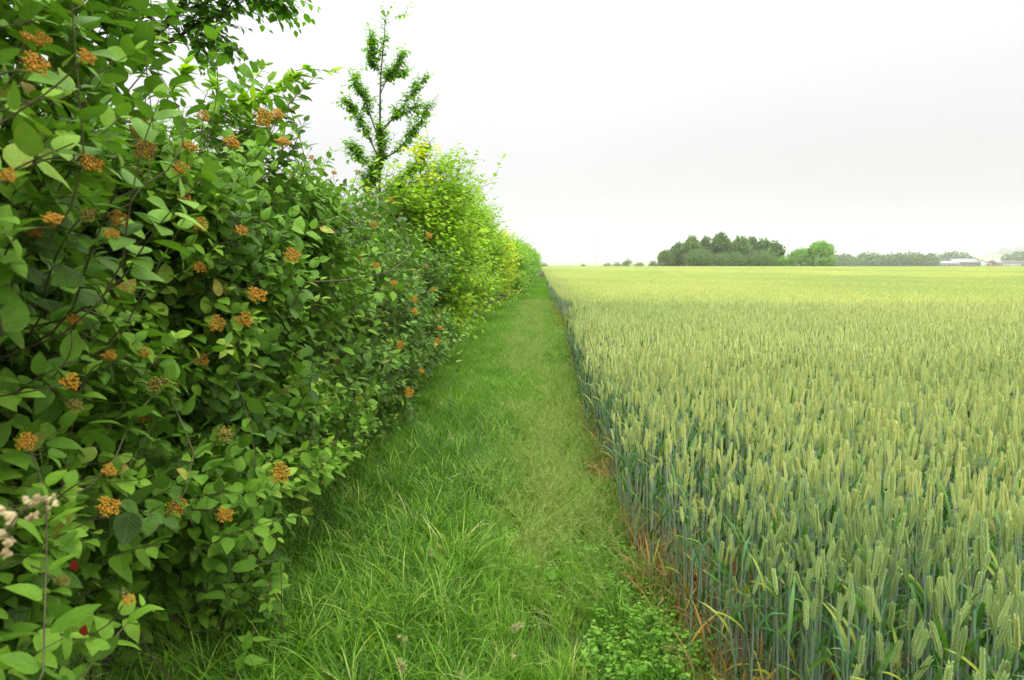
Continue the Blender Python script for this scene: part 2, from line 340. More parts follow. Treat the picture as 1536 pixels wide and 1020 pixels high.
def bezier(A, B, C, k):
    t = np.linspace(0, 1, k)[None, :, None]
    return (1 - t) ** 2 * A[:, None] + 2 * t * (1 - t) * B[:, None] + t ** 2 * C[:, None]
def sprays(A, TP, r, tmpl, pairs=6, leaf=(.05, .085), width=.62, opposite=True, flat=False, tint=(.45, .2), droop=.25, fold=.25, curl=.25, tip_bright=.25, wav=.0, start=.2, out_dir=None, light=(0, 0, 1.0)):
    """leaf pairs along twig polylines TP (N,k,3)"""
    n, k, _ = TP.shape
    ts = np.linspace(start, 1.0, pairs)
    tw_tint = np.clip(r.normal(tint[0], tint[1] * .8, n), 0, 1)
    rot0 = r.uniform(0, math.pi, n)
    for i, t in enumerate(ts):
        f = t * (k - 1); a = int(min(f, k - 2)); w = f - a
        P = TP[:, a] * (1 - w) + TP[:, a + 1] * w; T = nrm(TP[:, a + 1] - TP[:, a])
        up = np.broadcast_to(np.array([0, 0, 1.0]), T.shape)
        X = nrm(np.cross(T, up) + 1e-4); Z = np.cross(X, T)
        if flat: ang = r.normal(0, .2, n) + (0 if (opposite or i % 2 == 0) else math.pi)
        else: ang = rot0 + (i % 2) * math.pi / 2
        size = np.interp(t, [0, .5, .85, 1], [.8, 1.0, .85, .55])
        for s in ((1, -1) if opposite or i == pairs - 1 else (1,)):
            keep = r.uniform(0, 1, n) < .93
            if not keep.any(): continue
            Sd = (np.cos(ang)[:, None] * X + np.sin(ang)[:, None] * Z) * s
            fw = np.interp(t, [0, .8, 1], [.35, .6, 1.3])
            D = nrm(Sd + T * fw + r.normal(0, .16, (n, 3)) + np.array([0, 0, -droop]) * r.uniform(.2, 1.8, (n, 1)))
            Nn = np.array(light)[None] + .35 * (T if out_dir is None else out_dir) + r.normal(0, .28, (n, 3))
            Ln = r.uniform(leaf[0], leaf[1], n) * size
            pet = D * (Ln * .10)[:, None]
            v, q, tt, uv = leaves(tmpl, (P + pet)[keep], D[keep], Nn[keep], Ln[keep], (width * r.uniform(.85, 1.15, n))[keep], fold, curl, r, wav)
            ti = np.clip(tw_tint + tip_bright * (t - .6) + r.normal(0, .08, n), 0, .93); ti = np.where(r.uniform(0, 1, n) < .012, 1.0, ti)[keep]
            A.add(v, q, tt, uv, np.repeat(ti, len(tmpl[0])))
def in_view_weight(P, r, margin=60):
    return np.ones(len(P), bool)

def build_shrub(name, label, cat, base, C, R, n_tips, seed, leaf_mat, tmpl=T_MID, leaf=(.05, .085), width=.58, pairs=6, opposite=True, flat=False,
                twig=(.22, .40), tint=(.42, .22), droop=.08, fruit=None, group=None, tube_s=5, lump=.2, clus=0, csz=(.16, .16, .08), zmin=.02, stems=12, up=.55, inner=.35, front=.55, face_pull=None, extra=None, wav=.0, extra_mat=None, tint_fn=None, label_f=None, stub=False):
    r = np.random.default_rng(seed)
    base = np.array(base, float); C = np.array(C, float); R = np.array(R, float)
    th = thing(name, label, cat, tuple(base), group)
    # tips on a lumpy ellipsoid hull, denser on the side towards the track
    d = nrm(r.normal(0, 1, (n_tips * 3, 3)))
    w = .35 + front * np.clip(d[:, 0] + .3, 0, 1.3) + .25 * np.clip(-d[:, 1], 0, 1) + .15 * np.clip(d[:, 2], 0, 1)
    d = d[np.argsort(-w * r.uniform(.3, 1, len(w)))][:n_tips]
    ph = r.uniform(0, 6.28, 6)
    lf = 1 + lump * (np.sin(d[:, 0] * 5 + ph[0]) * np.sin(d[:, 1] * 6 + ph[1]) + .8 * np.sin(d[:, 2] * 7 + ph[2]) * np.sin(d[:, 1] * 9 + ph[3]) + .6 * np.sin((d[:, 0] + d[:, 2]) * 11 + ph[4]))
    sf = np.where(r.uniform(0, 1, n_tips) < inner, r.uniform(.5, .85, n_tips), r.normal(.98, .055, n_tips)) * np.minimum(lf, 1.12)
    # squarer than a sphere so the foliage comes down to the ground
    dd = np.sign(d) * np.abs(d) ** .8; dd = dd / np.linalg.norm(dd, axis=1, keepdims=True) ** .6
    tip = C + R * dd * sf[:, None]
    ctint = None
    if clus:
        cc_ = tip[:clus]; k_ = r.integers(0, clus, n_tips); tip = cc_[k_] + r.normal(0, 1, (n_tips, 3)) * np.array(csz); d = nrm(d[:clus][k_] + r.normal(0, .2, (n_tips, 3)))
    ok = tip[:, 2] > zmin + r.uniform(0, .12, n_tips)
    tip = tip[ok]; d = d[ok]
    if extra is not None: tip = np.vstack([tip, np.array(extra, float)]); d = np.vstack([d, nrm(np.array(extra, float) - C)])
    n = len(tip)
    dirn = nrm(d / R * R.mean() * .8 + np.array([0, 0, up]) + r.normal(0, .38, (n, 3)))
    ln = r.uniform(twig[0], twig[1], n)
    k = 6
    b0 = tip - dirn * ln[:, None]
    mid = (tip + b0) / 2 + np.array([0, 0, 1]) * (ln * .12)[:, None] + r.normal(0, .02, (n, 3))
    TP = bezier(b0, mid, tip, k) - base
    A = Acc(); out_dir = nrm(d)
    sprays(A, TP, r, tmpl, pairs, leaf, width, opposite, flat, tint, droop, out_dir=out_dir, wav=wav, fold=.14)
    if tint_fn is not None:
        pass
    ob = link('foliage', A.mesh('foliage', leaf_mat), th)
    # main stems from the base, then a branch from the nearest stem point to each twig
    B = Acc()
    ns = stems; e = nrm(r.normal(0, 1, (ns, 3))); e[:, 2] = np.abs(e[:, 2]) * .9 + .15
    end = C + R * nrm(e) * r.uniform(.55, .8, (ns, 1))
    st = base + np.concatenate([r.normal(0, min(.12, R[0] * .15), (ns, 2)), np.zeros((ns, 1))], 1)
    mid = (st + end) / 2; mid[:, :2] = st[:, :2] * .65 + end[:, :2] * .35; mid[:, 2] = np.maximum(mid[:, 2], .4)
    SP = bezier(st, mid, end, 9)
    SR = np.linspace(1, .35, 9)[None] * r.uniform(.006, .011, (ns, 1)) * (R[2] / 1.4)
    v, q = tubes(SP - base, SR, 6); B.add(v, q)
    pts = SP[:, 2:].reshape(-1, 3)
    ni = ((b0[:, None] - pts[None]) ** 2).sum(-1)
    ni = ni + 9 * np.maximum(pts[None, :, 2] - b0[:, None, 2] + .12, 0) ** 2
    ni = ni + 8 * np.maximum(((pts[None] - b0[:, None]) * dirn[:, None]).sum(-1) + .05, 0) ** 2
    S0 = pts[ni.argmin(1)]
    midb = b0 - dirn * (.24 * np.linalg.norm(b0 - S0, axis=1, keepdims=True)); midb[:, 2] = np.maximum(midb[:, 2], .03)
    BP = bezier(S0, midb, b0, 5)
    full = np.concatenate([BP[:, :-1] - base, TP], 1)
    for _ in range(3): full[:, 1:5] = full[:, 1:5] * .4 + .3 * (full[:, :4] + full[:, 2:6])
    RR = np.linspace(.0030, .0011, full.shape[1])[None] * r.uniform(.75, 1.25, (n, 1))
    v, q = tubes(full, RR, tube_s); B.add(v, q)
    link('branches', B.mesh('branches', M['twig']), th)
    # fruit clusters at the twig tips nearest the marked places, on the side one sees
    if fruit:
        px, py, dep = project(tip); used = set()
        for (fx, fy) in fruit:
            if isinstance(fx, str): continue
            rad_ = np.hypot(px - fx, py - fy) * dep / F          # metres beside the ray through the mark
            sc = dep + np.maximum(rad_ - .09, 0) * 12
            sc[dep < .55] = 1e9
            for u in used: sc[u] = 1e9
            i = int(sc.argmin()); used.add(i)
            dv = ray(fx, fy); want = np.array(CAM + dv * (dep[i] - .03)); P = tip[i] + (want - tip[i]) * (1 if np.linalg.norm(want - tip[i]) < .17 else 0)
            me = (FRUIT_G if (fy > 560 and r.uniform() < .5) or r.uniform() < .12 else FRUIT)
            o = link('fruit_cluster', me[int(r.integers(len(me)))], th, tuple(P - base))
            dr = nrm(dirn[i] * .4 + nrm(np.array(CAM) - P) * .9 + np.array([0, 0, .55]) + r.normal(0, .25, 3))
            o.rotation_euler = Vector(dr).to_track_quat('Z', 'Y').to_euler(); o.scale = [r.uniform(.75, 1.1) * min(1.05, max(.55, dep[i] / 1.9))] * 3
            # the twig that carries it
            p0 = tip[i] - dirn[i] * .08
            v, q = tubes(bezier(p0[None], (p0 + dirn[i] * np.linalg.norm(P - p0) * .6)[None], P[None], 7)[0] - base, np.linspace(.0017, .0013, 7), 5)
            B2 = Acc(); B2.add(v, q); link('fruit_stalk', B2.mesh('fruit_stalk', M['twig']), th)
    return th, tip, dirn

FR = [(45,108),(122,93),(35,65),(60,68),(305,180),(415,182),(128,258),(15,273),(277,300),(302,342),(358,352),(435,390),(295,405),(105,486),(325,486),(300,545),(165,543),(213,533),(240,583),(253,585),(115,612),(217,628),(333,657),(160,712),(42,670),(155,770),(270,765),(333,780),(88,878),(187,903),(205,185),(222,232),(210,210),(280,232),(270,262)]
rq = np.random.default_rng(77); FR += [(int(rq.uniform(20, 480)), int(rq.uniform(130, 720))) for _ in range(14)]
V1f = [p for p in FR if p[0] < 190]; V2f = [p for p in FR if p[0] >= 190]
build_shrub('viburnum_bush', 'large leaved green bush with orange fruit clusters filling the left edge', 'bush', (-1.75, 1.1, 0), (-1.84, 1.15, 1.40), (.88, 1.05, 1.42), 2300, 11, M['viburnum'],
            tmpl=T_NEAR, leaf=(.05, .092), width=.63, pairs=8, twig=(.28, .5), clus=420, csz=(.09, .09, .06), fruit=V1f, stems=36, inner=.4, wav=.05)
arm = [tuple(at(x, y, 2.9)) for x, y in ((470, 118), (455, 135), (425, 140), (400, 150), (440, 112), (385, 165), (360, 170), (350, 140))]
build_shrub('viburnum_bush', 'broad leafy bush with many orange fruit clusters, second from the left edge', 'bush', (-2.0, 3.0, 0), (-1.95, 2.9, 1.15), (.98, 1.25, 1.2), 2200, 12, M['viburnum'],
            tmpl=T_NEAR, leaf=(.05, .086), width=.62, pairs=8, twig=(.28, .48), clus=480, csz=(.10, .10, .06), fruit=V2f, stems=36, inner=.4, extra=arm, wav=.05)
V3f = [(412,580),(415,670),(500,660),(490,490),(515,425),(440,360),(585,302),(640,357),(560,340),(655,440),(650,437),(693,428),(660,495),(655,515),(570,468),(545,475),(610,590),(505,545),(470,240),(535,262),(500,262),(455,350),(480,290),(620,470),(590,430),(535,390),(470,440),(440,500),(540,600),(470,600),(600,520),(630,560),(520,320),(560,400)]
build_shrub('viburnum_bush', 'mid green bush with small orange fruit clusters in front of the upright sapling', 'bush', (-2.3, 5.0, 0), (-2.13, 4.9, 1.05), (1.02, 1.5, 1.1), 1800, 13, M['viburnum_dark'],
            tmpl=T_MID, leaf=(.055, .09), pairs=6, fruit=V3f[:12] + V3f[16:], clus=420, csz=(.13, .13, .07), stems=12, inner=.35)
build_shrub('dogwood_bush', 'darker dense bush with few orange clusters before the bright yellow-green foliage', 'bush', (-2.35, 7.5, 0), (-2.2, 7.3, .95), (1.05, 1.55, 1.0), 1900, 14, M['viburnum_dark'],
            tmpl=T_MID, leaf=(.055, .088), pairs=6, fruit=V3f[12:16], clus=420, csz=(.13, .13, .07), stems=12, inner=.35)
build_shrub('hornbeam_bush', 'bright yellow-green bush right behind the base of the upright sapling', 'bush', (-2.6, 10.2, 0), (-2.35, 10.0, 1.6), (1.3, 2.0, 1.65), 2600, 15, M['hornbeam'],
            tmpl=T_FAR, leaf=(.075, .115), width=.74, pairs=6, opposite=False, flat=True, clus=230, csz=(.20, .22, .07), lump=.15, droop=.25, twig=(.3, .5), tint=(.58, .2), stems=12, tube_s=4, inner=.3)
build_shrub('hornbeam_bush', 'tallest bright green bush in the middle of the hedge', 'bush', (-2.5, 13.8, 0), (-2.3, 13.8, 1.65), (1.1, 2.3, 1.65), 2400, 16, M['hornbeam'],
            tmpl=T_FAR, leaf=(.085, .125), width=.74, pairs=6, opposite=False, flat=True, clus=230, csz=(.2, .25, .08), lump=.15, droop=.25, twig=(.3, .5), tint=(.6, .2), stems=12, tube_s=4, inner=.3)
build_shrub('hornbeam_bush', 'rounded green bush stepping down behind the tallest bright green one', 'bush', (-2.3, 18, 0), (-2.2, 18, 1.6), (.95, 2.6, 1.7), 2200, 17, M['hornbeam'],
            tmpl=T_FAR, leaf=(.095, .14), width=.74, pairs=6, opposite=False, flat=True, clus=220, csz=(.2, .28, .09), lump=.16, droop=.25, twig=(.3, .5), tint=(.5, .18), stems=10, tube_s=4, inner=.3)
build_shrub('yellow_bush', 'yellow-leaved bush with orange tips beside the narrowing grass track', 'bush', (-2.0, 22.5, 0), (-1.85, 22.5, 1.45), (.88, 2.6, 1.4), 1900, 18, M['yellow'],
            tmpl=T_FAR, leaf=(.09, .135), width=.68, pairs=6, opposite=False, flat=True, clus=180, csz=(.2, .3, .1), lump=.14, twig=(.3, .5), tint=(.5, .25), stems=9, tube_s=3, inner=.3)
build_shrub('yellow_bush', 'lower yellow-green bush past the orange-tipped one', 'bush', (-1.75, 28, 0), (-1.5, 28, 1.35), (.82, 3.3, 1.3), 1800, 19, M['yellow'],
            tmpl=T_FAR, leaf=(.10, .15), width=.68, pairs=6, opposite=False, flat=True, clus=180, csz=(.2, .35, .1), lump=.14, twig=(.3, .5), tint=(.15, .18), stems=9, tube_s=3, inner=.3)
far_lab = ['green bush just beyond the last yellowish one in the hedge', 'dull green bush near the far end of the hedge', 'small dark green bush second from the far end of the hedge', 'farthest bush where hedge, track and wheat meet']
for i, (x, y, rx, ry, rz) in enumerate(((-1.5, 35, .9, 4, 1.45), (-1.25, 44, .85, 5, 1.5), (-1.0, 55, .8, 6.5, 1.5), (-.72, 69, .7, 8, 1.5))):
    build_shrub('hazel_bush', far_lab[i], 'bush', (x, y, 0), (x, y, rz * .98), (rx * .95, ry, rz * .95), 1500, 20 + i, M['farhedge'], tmpl=T_FAR, leaf=(.13, .2), width=.7, pairs=5, opposite=False, flat=True,
                clus=150, csz=(.2, .4, .12), lump=.14, twig=(.4, .7), tint=(.45, .2), stems=7, tube_s=3, inner=.25)

# long arching shoot reaching out of the second bush, drawn through its own points
def add_branch(th_loc, pts, r0, r1, leaf_n, r, mat_leaf, leaf=(.05, .08), tmpl=T_NEAR, parent=None, width=.6, tint=(.6, .15), hang=.3):
    P = np.array([tuple(p) for p in pts]); k = 14
    t = np.linspace(0, len(P) - 1, k); i = np.minimum(t.astype(int), len(P) - 2); w = (t - i)[:, None]
    Pm = np.vstack([2 * P[0] - P[1], P, 2 * P[-1] - P[-2]])
    p0, p1, p2, p3 = Pm[i], Pm[i + 1], Pm[i + 2], Pm[i + 3]
    S = .5 * ((2 * p1) + (-p0 + p2) * w + (2 * p0 - 5 * p1 + 4 * p2 - p3) * w ** 2 + (-p0 + 3 * p1 - 3 * p2 + p3) * w ** 3) - np.array(th_loc)
    return S, np.linspace(r0, r1, k)

# ------------------------------------------------------------------ tall sapling and overhanging tree
def limb_tree(name, label, loc, limbs, seed, leaf_mat, bark, leaf=(.045, .075), twigs=18, twig_len=(.18, .35), pairs=5, width=.6, tmpl=T_MID, tint=(.45, .2), tip_twigs=True, cat='tree', spread=1.0, up=.2, start=.25, droop=.3):
    r = np.random.default_rng(seed); loc = np.array(loc, float)
    th = thing(name, label, cat, tuple(loc))
    W = Acc(); Fo = Acc(); Tr = Acc()
    for li, (pts, r0, r1, dens) in enumerate(limbs):
        S, Rr = add_branch(loc, pts, r0, r1, 0, r, None)
        v, q = tubes(S, Rr, 7); (Tr if li == 0 else W).add(v, q)
        n = int(twigs * dens)
        if n < 1: continue
        t = r.uniform(start, 1, n) * (len(S) - 1.001); i = t.astype(int); w = (t - i)[:, None]
        b0 = S[i] * (1 - w) + S[i + 1] * w; T = nrm(S[i + 1] - S[i])
        dirn = nrm(T * .9 + r.normal(0, .55, (n, 3)) * spread + np.array([0, 0, up]))
        ln = r.uniform(*twig_len, n); tip = b0 + dirn * ln[:, None]
        TP = bezier(b0, (b0 + tip) / 2 + np.array([0, 0, .02]), tip, 5)
        v, q = tubes(TP, np.linspace(.0035, .0012, 5)[None] * np.ones((n, 1)), 4); W.add(v, q)
        sprays(Fo, TP, r, tmpl, pairs, leaf, width, False, True, tint, droop)
    link('trunk', Tr.mesh('trunk', bark), th); 
    if W.n: link('branches', W.mesh('branches', bark), th)
    link('foliage', Fo.mesh('foliage', leaf_mat), th)
    return th
Ys = 9.2
A_ = lambda x, y, Y=Ys: at(x, y, Y)
sb = (A_(572, 330).x, Ys, 0)
spl = [([(sb), A_(570, 330), A_(570, 200), A_(571, 120), A_(576, 60), A_(578, 24)], .022, .003, .8),
       ([A_(569, 238), A_(552, 205), A_(535, 175), A_(521, 152)], .012, .002, 2.0),
       ([A_(570, 215), A_(556, 175), A_(546, 148), A_(534, 120)], .012, .002, 2.0),
       ([A_(571, 240), A_(596, 225), A_(622, 195), A_(644, 160)], .012, .002, 2.2),
       ([A_(571, 200), A_(592, 175), A_(612, 150), A_(634, 122)], .010, .002, 1.6),
       ([A_(571, 195), A_(590, 178), A_(607, 170), A_(622, 162)], .008, .002, 1.0),
       ([A_(571, 140), A_(580, 120), A_(592, 103), A_(602, 84)], .007, .0015, 1.6),
       ([A_(571, 130), A_(585, 118), A_(598, 112)], .006, .0015, 1.0),
       ([A_(571, 112), A_(564, 92), A_(560, 75), A_(558, 56)], .006, .0015, 1.2),
       ([A_(570, 112), A_(562, 102), A_(556, 92)], .005, .0015, .6),
       ([A_(570, 270), A_(550, 245), A_(538, 232), A_(532, 222)], .010, .002, 1.6),
       ([A_(570, 260), A_(575, 240), A_(572, 215), A_(570, 195)], .012, .002, 2.0),
       ([A_(572, 290), A_(600, 270), A_(625, 245), A_(640, 225)], .010, .002, 2.0),
       ([A_(570, 330), A_(555, 300), A_(548, 270)], .014, .003, 2.4), ([A_(570, 340), A_(590, 310), A_(600, 280)], .014, .003, 2.4), ([A_(568, 290), A_(560, 265), A_(566, 240)], .012, .003, 2.4),
       ([A_(578, 40), A_(590, 30), A_(610, 18)], .002, .0008, .12)]
limb_tree('hornbeam_sapling', 'slender upright young tree with bare leader rising above the hedge', sb, spl, 31, M['spire'], M['bark'], leaf=(.05, .08), twigs=40, twig_len=(.08, .22), spread=.9, tint=(.45, .22), droop=.5)
def yellow_sprays():
    root = [o for o in COL.objects if o.name.startswith('hornbeam_bush')][0]; r = np.random.default_rng(44); Fo = Acc(); n = 46
    q = np.array([tuple(at(632 + r.normal(0, 9), yy, 9.0 + r.normal(0, .12))) for yy in r.uniform(222, 300, n)]); d = nrm(np.array([[.1, -.3, .9]]) + r.normal(0, .4, (n, 3))); e = q + d * .22
    TP = bezier(q, (q + e) / 2 + [0, 0, .02], e, 5) - np.array(root.location); sprays(Fo, TP, r, T_MID, 6, (.06, .09), .7, False, True, (.66, .12), .3)
    W = Acc(); a0 = np.array(root.location); pth = np.array([(a0 + [.1, 0, .1]), np.array(at(628, 330, 9.2)), np.array(at(632, 226, 9.0))]) - a0; v, qq = tubes(pth, np.array([.016, .009, .003]), 5); W.add(v, qq)
    link('branch', W.mesh('branch', M['twig']), root); o = link('yellow_leaves', Fo.mesh('yellow_leaves', M['yellow']), root); o['label'] = 'bright yellow spray of leaves at the top of the bush'
yellow_sprays()
Yo = 4.8
B_ = lambda x, y, Y=Yo: at(x, y, Y)
tb = (-3.9, 5.6, 0)
ovl = [([tb, (-3.85, 5.5, 1.5), (-3.7, 5.3, 3.0), (-3.4, 5.1, 4.3), (-3.1, 5.0, 5.4)], .10, .03, .2),
       ([(-3.75, 5.35, 2.7), B_(220, 60, 5.0), B_(262, 20, 4.8), B_(300, -40), B_(360, -120)], .035, .012, 1.2),
       ([B_(215, 75, 5.0), B_(255, 62), B_(283, 45), B_(322, 22), B_(352, 8)], .018, .004, 2.2),
       ([B_(262, 20, 4.8), B_(300, 8), B_(350, -12), B_(405, 5)], .014, .003, 2.2),
       ([B_(240, 40, 4.9), B_(215, 15), B_(190, -20), B_(175, -60)], .016, .004, 2.2),
       ([B_(300, -40), B_(350, -50), B_(390, -30), B_(425, -5)], .012, .003, 2.0),
       ([(-3.72, 5.32, 2.9), B_(120, 40, 4.8), B_(80, 0, 4.7), B_(40, -50, 4.6)], .03, .008, 1.6),
       ([B_(160, 45, 4.8), B_(150, 15), B_(160, -20), B_(175, -50)], .02, .005, 2.0),
       ([(-3.4, 5.1, 4.3), B_(150, -200), B_(250, -180), B_(330, -160)], .02, .006, 2),
       ([B_(283, 45), B_(290, 62), B_(312, 66)], .006, .002, .6), ([B_(225, 60), B_(200, 52), B_(180, 30)], .01, .003, 1.4), ([B_(300, 8), B_(320, 40), B_(338, 58)], .006, .002, .8)]
limb_tree('overhanging_tree', 'dark leaved tree leaning over the hedge at the top left corner', tb, ovl, 33, M['overhang'], M['bark'], leaf=(.055, .095), twigs=26, twig_len=(.12, .32), spread=1.1, tint=(.4, .2), up=0, start=.15)

# ------------------------------------------------------------------ long arm shoots on the second bush (its own child mesh)
def arm_shoots():
    r = np.random.default_rng(41); vb = [o for o in scene.objects if o.name.startswith('viburnum_bush') and o.location.y == 3.0]
    root = [o for o in COL.objects if o.name.startswith('viburnum_bush') and abs(o.location[1] - 3.0) < .01][0]
    loc = np.array(root.location); W = Acc(); Fo = Acc()
    Ya = 2.95
    for pts, r0, n in (([at(250, 235, 2.7), at(320, 185, Ya), at(365, 155, Ya), at(410, 135, Ya), at(455, 112, Ya)], .006, 62), ([at(410, 135, Ya), at(440, 108, Ya), at(470, 104, Ya), at(510, 110, Ya)], .002, 12),
                       ([at(300, 210, 2.8), at(330, 150, Ya), at(322, 125, Ya)], .003, 18), ([at(340, 175, Ya), at(380, 150, Ya), at(420, 150, Ya)], .003, 24),
                       ([at(230, 180, 2.4), at(262, 130, 2.4), at(280, 95, 2.4)], .004, 22), ([at(370, 240, 3.2), at(400, 215, 3.3), at(425, 185, 3.3)], .004, 12)):
        S, Rr = add_branch(loc, pts, r0, .001, 0, r, None); v, q = tubes(S, Rr, 5); W = Acc(); W.add(v, q); link('arching_shoot', W.mesh('arching_shoot', M['twig']), root)
        t = r.uniform(.3, 1, n) * (len(S) - 1.001); i = t.astype(int); w = (t - i)[:, None]; b0 = S[i] * (1 - w) + S[i + 1] * w; T = nrm(S[i + 1] - S[i])
        D = nrm(T * .8 + r.normal(0, .6, (n, 3)) + np.array([0, 0, -.05])); Nn = np.array([0, -.2, 1.]) + r.normal(0, .3, (n, 3))
        v, q, tt, uv = leaves(T_NEAR, b0, D, Nn, r.uniform(.04, .075, n), r.uniform(.45, .6, n), .3, .3, r)
        Fo.add(v, q, tt, uv, np.repeat(np.clip(r.normal(.7, .15, n), 0, 1), len(T_NEAR[0])))
    link('shoot_leaves', Fo.mesh('shoot_leaves', M['hornbeam']), root)
arm_shoots()

# ------------------------------------------------------------------ grass tufts, wheat stalks: prototypes
def blade_block(A, r, n, ln, wd, lean=.5, spread=.04, segs=5, tint=(.45, .2), dirb=None, mi=0, base_z=0.0, arch=1.0):
    a = r.uniform(0, 2 * math.pi, n); rr = spread * np.sqrt(r.uniform(0, 1, n))
    P0 = np.stack([rr * np.cos(a), rr * np.sin(a), np.full(n, base_z)], -1)
    az = r.uniform(0, 2 * math.pi, n) if dirb is None else r.normal(dirb, .6, n)
    L_ = r.uniform(ln[0], ln[1], n); le = np.clip(np.abs(r.normal(lean, .3, n)), .05, 1.6)
    H = np.stack([np.cos(az), np.sin(az), np.zeros(n)], -1)
    t = np.linspace(0, 1, segs + 1)
    ang = le[:, None] * (.25 + arch * t[None] ** 1.3 * 1.3)          # angle from vertical grows along the blade
    st = np.stack([np.sin(ang), np.cos(ang)], -1) * (L_ / segs)[:, None, None]
    cum = np.concatenate([np.zeros((n, 1, 2)), np.cumsum(st[:, :-1], 1)], 1)
    P = P0[:, None] + H[:, None] * cum[..., :1] + np.array([0, 0, 1.])[None, None] * cum[..., 1:]
    P[..., 2] = np.maximum(P[..., 2], .004)
    Sd = np.stack([-np.sin(az), np.cos(az), np.zeros(n)], -1)
    tw = r.normal(0, .5, n); Sd = nrm(Sd + H * tw[:, None])
    w = r.uniform(wd[0], wd[1], n)[:, None] * np.interp(t, [0, .25, .7, 1], [.7, 1, .7, .04])[None] / 2
    V = np.stack([P - Sd[:, None] * w[..., None], P + Sd[:, None] * w[..., None]], 2)   # n,seg+1,2,3
    m = (segs + 1) * 2; i = np.arange(segs) * 2
    q = np.stack([i, i + 1, i + 3, i + 2], -1)[None] + (np.arange(n) * m)[:, None, None]
    ti = np.repeat(np.clip(r.normal(tint[0], tint[1], n), 0, 1), m)
    A.add(V, q.reshape(-1, 4), tint=ti, mi=mi)
def proto(name, me):
    return bpy.data.objects.new(name, me)
def seed_panicle(A, r, n, ln, lean, dirb, mi):
    """fine flowering stalk with a loose tip"""
    for _ in range(n):
        az = r.normal(dirb, .7); L_ = r.uniform(*ln); le = abs(r.normal(lean, .2)); k = 6; t = np.linspace(0, 1, k)
        ang = le * (.3 + 1.1 * t); st = np.stack([np.sin(ang) * math.cos(az), np.sin(ang) * math.sin(az), np.cos(ang)], -1) * L_ / k
        P = np.cumsum(st, 0) + np.array([r.normal(0, .03), r.normal(0, .03), 0]); ti = r.uniform(.3, 1)
        v, q = tubes(P, np.linspace(.0010, .0006, k), 3); A.add(v, q, tint=ti, mi=mi)
        for j in range(int(r.integers(5, 10))):
            s = r.uniform(.62, 1) * (k - 1.01); i = int(s); b = P[i] + (P[i + 1] - P[i]) * (s - i)
            d = nrm(P[-1] - P[-2] + r.normal(0, .006, 3) + 1e-5); d = nrm(d + r.normal(0, .4, 3)); e = b + d * r.uniform(.012, .03)
            v, q = tubes(np.array([b, (b + e) / 2, e]), np.array([.0005, .0015, .0003]), 3); A.add(v, q, tint=min(1, ti + .2), mi=mi)
rg = np.random.default_rng(5)
GR = []
for i in range(4):   # 0-3 broad green tufts
    A = Acc(); blade_block(A, rg, 34, (.08, .26), (.0020, .0046), 1.0, .06, 6, (.42, .28)); GR.append(A.mesh('tuft', M['grass']))
for i in range(3):   # 4-6 short dense
    A = Acc(); blade_block(A, rg, 36, (.04, .13), (.0018, .0036), 1.0, .07, 4, (.42, .28)); GR.append(A.mesh('tuft', M['grass']))
for i in range(3):   # 7-9 fine pale wisps
    A = Acc(); blade_block(A, rg, 16, (.10, .24), (.0018, .0032), .95, .05, 5, (.6, .25), dirb=.4)
    seed_panicle(A, rg, 13, (.18, .36), .75, .5, 1); GR.append(A.mesh('tuft', M['grass'], M['wisp']))
for i in range(2):   # 10-11 long blue-green arching
    A = Acc(); blade_block(A, rg, 24, (.14, .34), (.0035, .0072), 1.1, .06, 7, (.36, .3)); GR.append(A.mesh('tuft', M['grass']))
for i in range(2):   # 12-13 half-metre turf patch for the distance
    A = Acc()
    blade_block(A, rg, 420, (.05, .15), (.005, .010), .6, .30, 3, (.45, .22)); GR.append(A.mesh('tuft', M['grass']))

